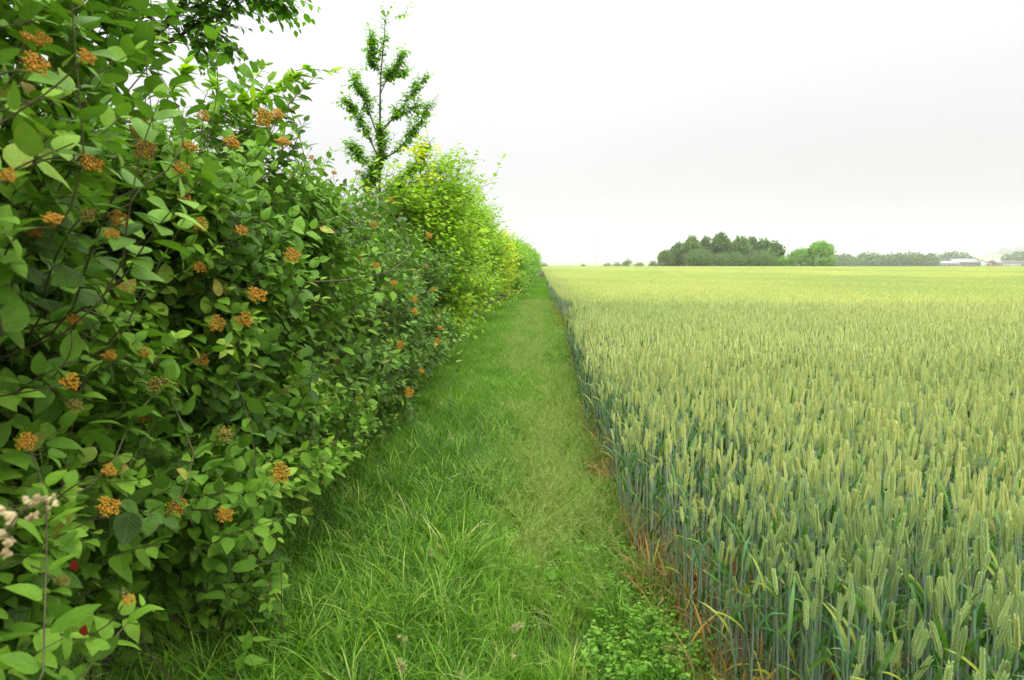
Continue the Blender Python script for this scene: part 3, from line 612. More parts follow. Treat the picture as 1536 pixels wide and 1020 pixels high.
def ear_mesh(A, r, P0, D, Ln, det, mi, tint=.5):
    """wheat ear along D from P0: two ranks of overlapping spikelets"""
    D = nrm(D); a = r.uniform(0, math.pi); ref = np.array([math.cos(a), math.sin(a), 0.]); X = nrm(np.cross(D, ref)); Yv = np.cross(D, X)
    if det == 2:
        n = 22
        # spikelet: 2-3 florets fused: a tapered, outward-leaning scale
        tv = []
        rows = [(0, .35), (.3, .95), (.62, 1.0), (.85, .6)]; s = 6
        for u, w in rows:
            for j in range(s): tv.append((u, w * math.cos(j * 2 * math.pi / s), w * math.sin(j * 2 * math.pi / s)))
        tv.append((1.08, 0, 0)); tv = np.array(tv); tq = []; tt = []
        for i in range(3):
            for j in range(s): tq.append((i * s + j, i * s + (j + 1) % s, (i + 1) * s + (j + 1) % s, (i + 1) * s + j))
        for j in range(s): tt.append((3 * s + j, 3 * s + (j + 1) % s, 4 * s))
        tq = np.array(tq); tt = np.array(tt)
        for i in range(n):
            f = i / (n - 1); side = 1 if i % 2 else -1
            b = P0 + D * Ln * (.02 + .86 * f) + X * side * .0018
            sz = Ln * .135 * np.interp(f, [0, .12, .7, 1], [.7, 1, .95, .75])
            for k2, spr in ((-1, .55), (1, .55)):
                d = nrm(D + X * side * .24 + Yv * k2 * spr * .45 + r.normal(0, .04, 3)); e1 = nrm(np.cross(d, Yv)); e2 = np.cross(d, e1)
                wid = sz * .165
                V = b + Yv * k2 * .0018 + sz * tv[:, :1] * d + wid * (tv[:, 1:2] * e1 * .8 + tv[:, 2:3] * e2)
                A.add(V, tq, tt, tint=np.clip(tint + r.normal(0, .05) + .22 * (tv[:, 0] - .5), 0, 1), mi=mi)
        V, q = tubes(np.array([P0, P0 + D * Ln * .5, P0 + D * Ln * .9]), np.array([.002, .0024, .0014]), 5); A.add(V, q, tint=tint, mi=mi)
    else:
        k, s = (11, 5) if det == 1 else (4, 3)
        f = np.linspace(0, 1, k); prof = np.interp(f, [0, .12, .6, .9, 1], [.35, .9, 1, .7, .1])
        P = P0 + D * (Ln * f)[:, None]
        if det == 1: P = P + X * (np.where(np.arange(k) % 2, 1, -1) * .0016)[:, None]; prof = prof * np.where(np.arange(k) % 2, 1.12, .86)
        v, q = tubes(P, .0043 * prof * (1.25 if det == 0 else 1.0), s); 
        ti = np.repeat(np.clip(tint + (np.where(np.arange(k) % 2, .12, -.12) if det == 1 else 0) + .15 * (f - .5), 0, 1), s)
        A.add(v, q, tint=ti, mi=mi)
def wheat_leaf(A, r, base, L_, wd, az, rise, drop, tint, segs=8, mi=0):
    t = np.linspace(0, 1, segs + 1); H = np.array([math.cos(az), math.sin(az), 0])
    ang = rise + (drop - rise) * t ** 1.2
    st = (H[None] * np.sin(ang)[:, None] + np.array([0, 0, 1.])[None] * np.cos(ang)[:, None]) * L_ / segs
    P = base + np.concatenate([[np.zeros(3)], np.cumsum(st[:-1], 0)])
    Sd = np.array([-math.sin(az), math.cos(az), 0]); tw = r.normal(0, 1.0)
    Nn = nrm(np.cross(np.gradient(P, axis=0), Sd)); S = nrm(Sd[None] * np.cos(tw * t)[:, None] + Nn * np.sin(tw * t)[:, None]); N2 = nrm(np.cross(np.gradient(P, axis=0), S))
    w = wd / 2 * np.interp(t, [0, .2, .6, .88, 1], [.65, 1, .85, .42, .03])
    V = np.stack([P - S * w[:, None] + N2 * (w * .35)[:, None], P, P + S * w[:, None] + N2 * (w * .35)[:, None]], 1)
    i = np.arange(segs) * 3; q = np.concatenate([np.stack([i, i + 1, i + 4, i + 3], -1), np.stack([i + 1, i + 2, i + 5, i + 4], -1)])
    ti = tint if tint > .8 else np.clip(tint + np.repeat(np.interp(t, [0, .8, .93, 1], [0, 0, .1, .45 * (r.uniform() < .4)]), 3), 0, 1)
    A.add(V, q, tint=ti, mi=mi)
def wheat_stalk_parts(r, det=2, H=.68):
    """returns [stem Acc, ear Acc, leaf Accs...] of one stalk"""
    k = 7; t = np.linspace(0, 1, k); az = r.uniform(0, 6.28); ln = r.uniform(.0, .06)
    hh = H * r.uniform(.92, 1.06)
    P = np.stack([math.cos(az) * ln * t ** 2, math.sin(az) * ln * t ** 2, hh * t], -1)
    St = Acc(); rr = np.interp(t, [0, .5, .8, 1], [.0021, .0021, .0017, .0011])
    v, q = tubes(P, rr, 5 if det == 2 else 3); St.add(v, q, tint=r.uniform(.3, .8))
    if det == 2:   # leaf sheath round the upper stem and a swollen node
        v, q = tubes(P[3:6], np.array([.0030, .0028, .0024]), 6); St.add(v, q, tint=r.uniform(.2, .6))
    E = Acc(); D = nrm(P[-1] - P[-2] + r.normal(0, .02, 3)); ear_mesh(E, r, P[-1], D, r.uniform(.070, .098), det, 0, tint=r.uniform(.35, .7))
    Ls = []
    a0 = r.uniform(0, 6.28)
    for f, L_, wd in ((.78, .16, .011), (.52, .20, .011), (.28, .2, .009)):
        A = Acc(); dead = (f < .2) or (f < .45 and r.uniform() < .25)
        ti = r.uniform(.9, 1) if dead else (r.uniform(.84, .92) if r.uniform() < .05 else r.uniform(.15, .72))
        i = f * (k - 1); j = int(i); b = P[j] + (P[j + 1] - P[j]) * (i - j)
        wheat_leaf(A, r, b, L_ * r.uniform(.7, 1.2), wd * r.uniform(.8, 1.15), a0 + r.normal(0, .5), r.uniform(.1, .45), r.uniform(.6, 2.1), ti, 8 if det == 2 else 4); Ls.append(A)
        a0 += math.pi
    return St, E, Ls
rw = np.random.default_rng(9)
NEARW = [wheat_stalk_parts(rw, 2, .66) for _ in range(10)]
def join_stalk(parts, name):
    St, E, Ls = parts; J = Acc()
    for mi, acc in [(0, St), (1, E)] + [(2, l) for l in Ls]:
        J.add(np.concatenate(acc.V), np.concatenate(acc.Q) if acc.Q else None, np.concatenate(acc.T) if acc.T else None, tint=np.concatenate(acc.ti), mi=mi)
    return J.mesh(name, M['stem_w'], M['ear_w'], M['leaf_w'])
W_NEAR = [join_stalk(p, 'stalk') for p in NEARW[:8]]
W_MID = [join_stalk(wheat_stalk_parts(rw, 1, .66), 'stalk') for _ in range(6)]
def wheat_patch(r, size, n, det, leaves_n):
    J = Acc()
    for _ in range(n):
        x, y = r.uniform(-size / 2, size / 2, 2); h = r.normal(.66, .035); tint = np.clip(r.normal(.52, .2), 0, 1)
        D = nrm(np.array([r.normal(0, .1), r.normal(0, .1), 1])); P0 = np.array([x, y, h])
        ear_mesh(J, r, P0, D, r.uniform(.075, .10), det, 1, tint)
        if leaves_n:
            v, q = tubes(np.array([[x, y, .30], [x, y, .5], P0]), np.array([.002, .002, .0013]), 3); J.add(v, q, tint=r.uniform(.3, .8), mi=0)
    for _ in range(leaves_n):
        x, y = r.uniform(-size / 2, size / 2, 2)
        wheat_leaf(J, r, np.array([x, y, r.uniform(.3, .56)]), .2, .013, r.uniform(0, 6.28), .3, r.uniform(1, 2.2), r.uniform(.2, .8), 4, mi=2)
    return J.mesh('patch', M['stem_w'], M['ear_w'], M['leaf_w'])
W_P1 = [wheat_patch(rw, .5, 105, 1 if i < 0 else 0, 40) for i in range(4)]
W_P2 = [wheat_patch(rw, 1.0, 330, 0, 0) for _ in range(3)]

def scatter(name, protos, P, rot, scl, idx, tint, sheet=None, sheet_mat=None):
    """ONE object: copies of the prototypes on the points P, through geometry nodes; sheet: a mesh joined in"""
    pc = bpy.data.collections.new(name + '_kinds')
    for i, me in enumerate(protos): pc.objects.link(bpy.data.objects.new('%s_kind_%03d' % (name, i), me))
    me = bpy.data.meshes.new(name); n = len(P)
    me.vertices.add(n); me.vertices.foreach_set('co', np.asarray(P, np.float32).ravel())
    for nm, ty, arr, key in (('rot', 'FLOAT_VECTOR', rot, 'vector'), ('scl', 'FLOAT_VECTOR', scl, 'vector'), ('idx', 'INT', idx, 'value'), ('itint', 'FLOAT', tint, 'value')):
        a = me.attributes.new(nm, ty, 'POINT'); a.data.foreach_set(key, np.asarray(arr, np.int32 if ty == 'INT' else np.float32).ravel())
    o = link(name, me)
    g = bpy.data.node_groups.new(name, 'GeometryNodeTree')
    g.interface.new_socket('Geometry', in_out='INPUT', socket_type='NodeSocketGeometry'); g.interface.new_socket('Geometry', in_out='OUTPUT', socket_type='NodeSocketGeometry')
    gi = g.nodes.new('NodeGroupInput'); go = g.nodes.new('NodeGroupOutput'); ip = g.nodes.new('GeometryNodeInstanceOnPoints'); ci = g.nodes.new('GeometryNodeCollectionInfo')
    ci.inputs['Collection'].default_value = pc; ci.inputs['Separate Children'].default_value = True; ci.inputs['Reset Children'].default_value = True
    def na(nm, ty):
        x = g.nodes.new('GeometryNodeInputNamedAttribute'); x.data_type = ty; x.inputs['Name'].default_value = nm; return x.outputs['Attribute']
    er = g.nodes.new('FunctionNodeEulerToRotation'); g.links.new(na('rot', 'FLOAT_VECTOR'), er.inputs[0])
    g.links.new(gi.outputs[0], ip.inputs['Points']); g.links.new(ci.outputs[0], ip.inputs['Instance']); ip.inputs['Pick Instance'].default_value = True
    g.links.new(na('idx', 'INT'), ip.inputs['Instance Index']); g.links.new(er.outputs[0], ip.inputs['Rotation']); g.links.new(na('scl', 'FLOAT_VECTOR'), ip.inputs['Scale'])
    if sheet is not None:
        so_ = bpy.data.objects.new(name + '_sheet', sheet); oi = g.nodes.new('GeometryNodeObjectInfo'); oi.inputs['Object'].default_value = so_
        jn = g.nodes.new('GeometryNodeJoinGeometry'); g.links.new(ip.outputs[0], jn.inputs[0]); g.links.new(oi.outputs['Geometry'], jn.inputs[0]); g.links.new(jn.outputs[0], go.inputs[0])
    else: g.links.new(ip.outputs[0], go.inputs[0])
    md = o.modifiers.new('scatter', 'NODES'); md.node_group = g
    return o

# ------------------------------------------------------------------ wheat field
def wheat_points():
    r = np.random.default_rng(21)
    # single stalks out to 13 m
    out = []
    n = 150000; y = r.uniform(0, 13.3, n); x = r.uniform(.4, 12, n); k = (x > wheat_edge(y)) & (x < .80 * y + .9); dens_now = n / (13.3 * 11.6) 
    n = int(n * 1150 / dens_now); y = r.uniform(0, 13.3, n); x = r.uniform(.4, 12, n); k = (x > wheat_edge(y) - .14 * (r.uniform(0, 1, n) < .05)) & (x < .80 * y + .9); x, y = x[k], y[k]; dens_now = 850
    m = y > .75
    # ragged, thinner edge
    e = x - wheat_edge(y)
    thin = r.uniform(0, 1, len(x)) < np.clip(.55 + e * 2.4, 0, 1)
    gap = ~((np.hypot((x - .82) / .16, (y - 3.2) / .30) < 1) & (r.uniform(0, 1, len(x)) < .8))
    rows = (np.cos((x) * 2 * math.pi / .125) > r.uniform(-1.4, .8, len(x)))
    sparse = r.uniform(0, 1, len(x)) < np.interp(y, [1, 2.6, 4.5, 8], [.74, .82, .95, 1])
    k = m & thin & gap & rows & sparse
    return x[k], y[k], dens_now
wx, wy, dn = wheat_points()
print('wheat stalks', len(wx), 'density', dn)
r = np.random.default_rng(22)
n = len(wx); e = wx - wheat_edge(wy)
wh = r.normal(1.0, .07, n) * np.interp(e, [0, .12, .35], [.86, .95, 1.0]) + .02 * np.sin(wx * 2.1) * np.sin(wy * 1.7)
wh = np.where(r.uniform(0, 1, n) < .10, wh * r.uniform(.72, .92, n), wh)
tilt = np.stack([r.normal(0, .035, n), r.normal(0, .035, n) + np.interp(e, [0, .1], [-.06, 0]), r.uniform(0, 6.283, n)], -1)
wp = np.stack([wx, wy, np.zeros(n)], -1)
top = wp + np.array([0, 0, .72])
px, py, dep = project(top); vis = (px > 0) & (px < 1536) & (py < 1015) & (dep > .4)
order = np.argsort(np.where(vis, np.linalg.norm(top - np.array(CAM), axis=1), 1e9))
ind = order[:300]; indset = np.zeros(n, bool); indset[ind] = True

proto_idx = r.integers(0, 8, n)
W_PARTS = []
for p in NEARW[:8]:
    St, E, Ls = p
    W_PARTS.append((St.mesh('stem', M['stem_w']), E.mesh('ear', M['ear_w']), [l.mesh('leaf', M['leaf_w']) for l in Ls]))
labels_w = 'green wheat stalk with a plump upright ear at the near edge of the field'
for i in ind:
    a, b, ls = W_PARTS[proto_idx[i]]
    t = thing('wheat_stalk', labels_w, 'wheat stalk', tuple(wp[i]), 'wheat stalks nearest the camera')
    t.rotation_euler = tuple(tilt[i]); t.scale = (1, 1, wh[i])
    link('stem', a, t); link('ear', b, t)
    for l in ls: link('leaf', l, t)
rest = ~indset
near = rest & (wy < 5.5); mid = rest & (wy >= 5.5)
P = [wp[near], wp[mid]]; ROT = [tilt[near], tilt[mid]]
SC = [np.stack([np.ones(near.sum())] * 2 + [wh[near]], -1), np.stack([np.ones(mid.sum()) * 1.05] * 2 + [wh[mid]], -1)]
ID = [proto_idx[near], 8 + r.integers(0, 6, mid.sum())]
patch_tint = lambda x, y: np.clip(.5 + .22 * np.sin(x * .55 + 1.3 * np.sin(y * .21)) * np.sin(y * .33 + .5) + .18 * np.sin(x * .17 + y * .05), 0, 1)
TI = [np.clip(patch_tint(wx[near], wy[near]) + r.normal(0, .2, near.sum()), 0, 1), np.clip(patch_tint(wx[mid], wy[mid]) + .05 + r.normal(0, .2, mid.sum()), 0, 1)]
def tile(y0, y1, st, first, k, lo):
    gy, gx_ = np.meshgrid(np.arange(y0, y1, st) + st / 2, np.arange(0, 230, st), indexing='ij')
    gx_ = gx_ + wheat_edge(gy) + st / 2 + .03; m = gx_ < .82 * gy + 2
    gx_, gy = gx_[m], gy[m]
    # tramlines: two pairs of wheel marks curving away over the crest
    if y0 > 40:
        c = 10 + .0009 * (gy - 60) ** 2; keep = np.ones(len(gx_), bool)
        for c0 in (-1.0, 1.0, 12.0, 14.0): keep &= np.abs(gx_ - c - c0) > .5
        gx_, gy = gx_[keep], gy[keep]
    nn = len(gx_)
    P.append(np.stack([gx_ + r.normal(0, .02, nn), gy + r.normal(0, .02, nn), np.zeros(nn)], -1)); ROT.append(np.stack([np.zeros(nn), np.zeros(nn), r.integers(0, 4, nn) * math.pi / 2], -1))
    SC.append(np.stack([np.ones(nn)] * 2 + [1.0 + r.normal(0, .012, nn) + .02 * np.sin(gx_ * .7) * np.sin(gy * .5)], -1)); ID.append(first + r.integers(0, k, nn)); TI.append(np.clip(patch_tint(gx_, gy) + lo + r.normal(0, .06, nn), 0, 1))
tile(13, 42, .5, 14, 4, .2); tile(42, 222, 1.0, 18, 3, .28)
# canopy sheet below the ear tops from 13 m on
gy = np.concatenate([np.linspace(12.8, 60, 120), np.linspace(62, 226, 83)]); gu = np.linspace(0, 1, 140)
GX = (wheat_edge(gy) + .40)[:, None] + gu[None] * (.84 * gy + 3)[:, None]; GY = np.broadcast_to(gy[:, None], GX.shape)
GZ = .60 + .02 * np.sin(GX * 9) * np.sin(GY * 7) + .02 * np.sin(GX * 2.3 + GY); GZ = np.where(gu[None] == 0, .3, GZ); GZ[0] = .05; GZ[-1] = 0
i = np.arange(len(gy) - 1)[:, None] * 140; j = np.arange(139)[None]
sheet = mk_mesh('canopy', np.stack([GX, GY, GZ], -1), np.stack([i + j, i + j + 1, i + 141 + j, i + 140 + j], -1), None, M['canopy'])
wf = scatter('wheat_field', W_NEAR + W_MID + W_P1 + W_P2, np.concatenate(P), np.concatenate(ROT), np.concatenate(SC), np.concatenate(ID), np.concatenate(TI), sheet)
tag(wf, 'green wheat field with pale yellow-green ears stretching to the horizon', 'wheat field', kind='stuff')

# dry lower leaves along the foot of the wheat
def straw():
    r = np.random.default_rng(51); ms = []
    for i in range(4):
        A = Acc(); blade_block(A, r, 16, (.08, .26), (.003, .008), .9, .06, 6, (.5, .3), arch=1.6); ms.append(A.mesh('straw', M['straw']))
    n = 800; y = .9 + 24 * r.uniform(0, 1, n) ** 1.8; x = wheat_edge(y) + np.abs(r.normal(0, .14, n)) - .04
    n2 = 70; x = np.concatenate([x, r.normal(.85, .12, n2)]); y = np.concatenate([y, r.normal(3.2, .25, n2)]); n += n2
    o = scatter('dry_straw', ms, np.stack([x, y, np.full(n, .005)], -1), np.stack([r.normal(0, .1, n), r.normal(0, .1, n), r.uniform(0, 6.28, n)], -1), np.repeat(r.uniform(.5, 1.15, (n, 1)), 3, 1), r.integers(0, 4, n), r.uniform(0, 1, n))
    tag(o, 'rust brown withered leaves tangled along the foot of the wheat', 'dead leaves', kind='stuff')
straw()

# ------------------------------------------------------------------ grass of the track
def hedge_x(y):     # foot of the hedge
    return np.interp(y, [0, 1.5, 3, 6, 10, 20, 30, 45, 70], [-1.45, -1.35, -1.35, -1.35, -1.35, -1.25, -.85, -.55, -.2])
def grass():
    r = np.random.default_rng(61); P = []; R_ = []; S = []; I = []; T = []
    def put(x, y, idx, sc, ti):
        n = len(x); P.append(np.stack([x, y, np.zeros(n)], -1)); R_.append(np.stack([r.normal(0, .12, n), r.normal(0, .12, n), r.uniform(0, 6.28, n)], -1)); S.append(np.repeat(sc[:, None], 3, 1)); I.append(idx); T.append(ti)
    def pts(n, y0, y1, pw=1.0, xl=-.45, xr=.12):
        y = y0 + (y1 - y0) * r.uniform(0, 1, n) ** pw; a = hedge_x(y) + xl; b = wheat_edge(y) + xr
        return a + (b - a) * r.uniform(0, 1, n), y
    x, y = pts(7500, 1.5, 9, 1.15)
    patch = np.sin(x * 2.7 + 1.2 * np.sin(y * 1.1)) * np.sin(y * 1.3 + 1.0)
    wisp_zone = np.exp(-((x - .12 - .06 * np.sin(y)) / .30) ** 2) * sstep(2.3, 4.0, y)
    wz = r.uniform(0, 1, len(x)) < wisp_zone * .6
    left = (x < -.25) & (y < 5.5) & (r.uniform(0, 1, len(x)) < .5 + .35 * patch)
    idx = np.where(r.uniform(0, 1, len(x)) < .5 + .25 * patch, r.integers(0, 4, len(x)), r.integers(4, 7, len(x)))
    idx = np.where(left, r.integers(10, 12, len(x)), idx); idx = np.where(wz, r.integers(7, 10, len(x)), idx)
    track = np.exp(-((x - .1) / .28) ** 2)
    under = np.clip((hedge_x(y) + .1 - x) / .3, 0, 1)
    sc = r.uniform(.6, 1.1, len(x)) * (1 - .25 * track) * (1 - .3 * under)
    keep = r.uniform(0, 1, len(x)) > .75 * under
    ti = np.clip(.28 + .22 * patch + .38 * track + r.normal(0, .16, len(x)), 0, 1)
    ti = np.where(r.uniform(0, 1, len(x)) < .035, 1.6, ti)
    put(x[keep], y[keep], idx[keep], sc[keep], ti[keep])
    x, y = pts(9000, 9, 26, 1.1); patch = np.sin(x * 2.3 + y) * np.sin(y * .9)
    put(x, y, np.where(r.uniform(0, 1, len(x)) < np.exp(-((x + .1) / .4) ** 2) * .35, r.integers(7, 10, len(x)), r.integers(0, 7, len(x))), r.uniform(.6, 1.05, len(x)), np.clip(.48 + .25 * patch + r.normal(0, .26, len(x)), 0, 1))
    x, y = pts(2600, 7, 75, 1.5); put(x, y, r.integers(12, 14, len(x)), r.uniform(.6, 1.0, len(x)), np.clip(r.normal(.55, .18, len(x)), 0, 1))
    o = scatter('grass', GR, np.concatenate(P), np.concatenate(R_), np.concatenate(S), np.concatenate(I), np.concatenate(T))
    tag(o, 'tangled green grass covering the track between hedge and wheat', 'grass', kind='stuff')
grass()

# ------------------------------------------------------------------ leafy weeds beside the wheat
def weed_mesh(r, h=.16, n=34):
    St = Acc(); Fo = Acc()
    ns = 5
    for s in range(ns):
        az = r.uniform(0, 6.28); le = r.uniform(.1, .7); L_ = h * r.uniform(.7, 1.2); k = 5; t = np.linspace(0, 1, k)
        P = np.stack([np.cos(az) * np.sin(le) * L_ * t, np.sin(az) * np.sin(le) * L_ * t, L_ * t * np.cos(le * .6)], -1)
        v, q = tubes(P, np.linspace(.0018, .0009, k), 4); St.add(v, q, tint=.5)
        m = n // ns; tt_ = r.uniform(.2, 1, m) * (k - 1.01); i = tt_.astype(int); b = P[i] + (P[i + 1] - P[i]) * (tt_ - i)[:, None]
        a2 = r.uniform(0, 6.28, m); D0 = np.stack([np.cos(a2), np.sin(a2), r.uniform(.1, .6, m)], -1); D0 = nrm(D0); c = b + D0 * r.uniform(.012, .035, m)[:, None]
        v, q = tubes(np.stack([b, (b + c) / 2, c], 1), np.full((m, 3), .0006), 3); St.add(v, q, tint=.5)
        for da in (-1.0, 0, 1.0):     # three leaflets
            ca, sa = math.cos(da), math.sin(da); D = np.stack([D0[:, 0] * ca - D0[:, 1] * sa, D0[:, 0] * sa + D0[:, 1] * ca, D0[:, 2] * .3], -1)
            v, q, tt, uv = leaves(T_MID, c, D, np.array([0, 0, 1.]) + r.normal(0, .2, (m, 3)), r.uniform(.012, .024, m), np.full(m, .62), .2, .2, r)
            Fo.add(v, q, tt, uv, np.repeat(np.clip(r.normal(.55, .2, m), 0, 1), len(T_MID[0])))
    return St.mesh('stem', M['weed']), Fo.mesh('leaves', M['weed'])
r = np.random.default_rng(71)
WM = [weed_mesh(r, r.uniform(.09, .19), 45) for _ in range(5)]
spots = [(905, 945), (930, 975), (955, 950), (985, 965), (1035, 975), (1000, 995), (960, 1000), (925, 1005), (1050, 1000), (980, 935), (905, 905), (945, 925), (1025, 1010), (885, 985)]
def ground_at(px, py):
    d = ray(px, py); return CAM + d * (-CAM.z / d.z)
for k, (sx, sy) in enumerate(spots):
    p = ground_at(sx, min(sy + 30, 1060)); a, b = WM[k % 5]
    t = thing('leafy_weed', 'bright green leafy weed in the patch at the near corner of the wheat', 'weed', (p.x, p.y, 0), 'leafy weeds in the patch by the wheat corner', r.uniform(0, 6.28)); t.scale = [r.uniform(.65, 1.1)] * 3
    link('stem', a, t); link('leaves', b, t)
gc = [x for x in WM]
def cover():
    r = np.random.default_rng(72); ms = []
    for a, b in WM: ms.append(b)
    n = 420; y = 2.3 + 12 * r.uniform(0, 1, n) ** 1.5; x = wheat_edge(y) - np.abs(r.normal(.02, .10, n)); y[300:] = 2 + 9 * r.uniform(0, 1, n - 300); x[300:] = r.uniform(-1.2, .4, n - 300)
    o = scatter('ground_cover', ms, np.stack([x, y, np.zeros(n)], -1), np.stack([np.zeros(n), np.zeros(n), r.uniform(0, 6.28, n)], -1), np.repeat(r.uniform(.4, .9, (n, 1)), 3, 1), r.integers(0, 5, n), r.uniform(0, 1, n))
    tag(o, 'low green weeds creeping along the edge of the wheat', 'ground cover', kind='stuff')
cover()

# ------------------------------------------------------------------ single flowering grasses, dry pods, red leaves
def seed_head(label, px, py, Y, kind, r):
    tip = np.array(at(px, py, Y)); base = np.array([tip[0] + r.normal(0, .04), tip[1] + r.normal(.03, .03), 0])
    t = thing('flowering_grass', label, 'grass stalk', tuple(base), 'pale seed heads standing in the grass')
    S = bezier(base[None], ((base + tip) / 2 + [0, 0, .05])[None], tip[None], 8)[0] - base; A = Acc(); v, q = tubes(S, np.linspace(.0013, .0009, 8), 4); A.add(v, q, tint=.4); link('stem', A.mesh('stem', M['wisp']), t)
    H = Acc(); d = nrm(S[-1] - S[-2]); L_ = .06 if kind else .045
    for i in range(90 if kind else 50):
        f = r.uniform(0, 1); c = S[-1] + d * L_ * f * .9; lump = (.012 if kind else .007) * (.4 + abs(math.sin(f * 6.5)))
        o = nrm(r.normal(0, 1, 3)); e = c + o * lump + d * .006
        v, q = tubes(np.array([c, (c + e) / 2, e, e + (o + d) * .002]), np.array([.0005, .0012, .0013, .0003]), 4); H.add(v, q, tint=r.uniform(0, 1))
    link('seed_head', H.mesh('seed_head', M['seedhead']), t)
r = np.random.default_rng(81)
for lab, x, y, Y, kd in (('plump pale grass seed head at the bottom edge of the photo', 607, 1008, 2.05, 1), ('cream lumpy grass seed head right of centre near the bottom', 765, 945, 2.35, 1), ('drooping tan grass seed head left of the cream lumpy one', 612, 962, 2.3, 0), ('thin tan grass seed head standing mid-track', 648, 835, 2.9, 0),
                          ('small cream grass seed head just right of the bottom centre', 770, 985, 2.25, 0), ('pale oval seed head low against the bush foot', 190, 905, 1.75, 0), ('whitish seed head beside the rusty foot of the wheat', 915, 800, 3.0, 0)):
    seed_head(lab, x, y, Y, kd, r)
def dry_pods():
    r = np.random.default_rng(82); Yp = .78
    g = lambda x, y, dy=0: np.array(at(x, y, Yp + dy)); base = np.array([-.95, .74, 0.0])
    t = thing('dry_seed_stalk', 'dead stalk with cream papery seed pods in front of the lower left bush', 'seed stalk', tuple(base))
    W = Acc(); J = g(-40, 860)
    for pts, r0 in (([base, (base + J) / 2 + [.02, 0, .1], J], .0022), ([J, g(0, 810), g(28, 770), g(55, 752), g(72, 745)], .0014), ([g(10, 795), g(20, 815), g(12, 828)], .0009), ([g(40, 762), g(20, 764), g(5, 760)], .0008), ([g(20, 790), g(32, 770), g(45, 752)], .0008)):
        Pn = np.array([p for p in pts]); S = Pn - base; v, q = tubes(S, np.linspace(r0, r0 * .6, len(S)), 5); W.add(v, q)
    link('stem', W.mesh('stem', M['straw'] if False else M['twig']), t)
    for x, y, s in ((37, 747, .9), (55, 745, 1), (66, 748, 1.0), (50, 755, .8), (80, 742, .6), (83, 752, .8), (72, 760, .5), (12, 772, 1.4), (18, 778, 1.2), (55, 770, .9), (47, 774, .9), (4, 798, 1.1), (10, 812, 1.0), (14, 808, .9), (8, 826, 1.2), (2, 762, 1.0), (62, 752, .9)):
        c = g(x, y, r.normal(0, .01)); A = Acc(); s = s * .0044; k = 6; f = np.linspace(0, 1, k); d = nrm(np.array([r.normal(0, .4), r.normal(0, .3), -.8 + r.normal(0, .5)])); P_ = c - base + d * (f[:, None] - .3) * s * 2.2
        v, q = tubes(P_, s * np.array([.15, .6, .95, .8, .95, 1.1]), 8); v = v + r.normal(0, s * .17, v.shape); A.add(v, q, tint=r.uniform(0, 1)); link('seed_pod', A.mesh('seed_pod', M['pod']), t)
dry_pods()
def shoot(label, px, py, Y):
    p = at(px, py, Y); t = thing('young_shoot', label, 'seedling', (p.x, p.y, 0)); r = np.random.default_rng(83)
    top = np.array([0, 0, p.z]); S = np.stack([np.zeros(6), np.zeros(6), np.linspace(0, p.z, 6)], -1) + r.normal(0, .006, (6, 3)) * np.linspace(0, 1, 6)[:, None]
    A = Acc(); v, q = tubes(S, np.linspace(.003, .0018, 6), 5); A.add(v, q); link('stem', A.mesh('stem', M['twig']), t); Fo = Acc(); sprays(Fo, S[None, 1:], r, T_NEAR, 4, (.05, .08), .62, True, False, (.6, .1), .3, wav=.1); link('leaves', Fo.mesh('leaves', M['viburnum']), t)
shoot('single leafy shoot standing in the grass beside the bush foot', 420, 850, 2.3)
rb = [o for o in COL.objects if o.name == 'viburnum_bush'][0]
for x, y, Y, s in ((122, 855, 1.14, .032), (128, 945, 1.12, .030)):
    p = np.array(at(x, y, Y)) - np.array(rb.location); A = Acc(); rr_ = np.random.default_rng(int(x)); n = 1
    v, q, tt, uv = leaves(T_NEAR, np.repeat(p[None], n, 0) + rr_.normal(0, .006, (n, 3)), np.array([[.25, -.2, .9]]), np.array([[0, -1, .2]] * n), np.full(n, s * .75), np.full(n, .75), .3, .3, rr_); A.add(v, q, tt, uv, rr_.uniform(0, 1)); o = link('red_leaf', A.mesh('red_leaf', M['redleaf']), rb); o['label'] = 'crimson leaf deep in the shade of the bush'

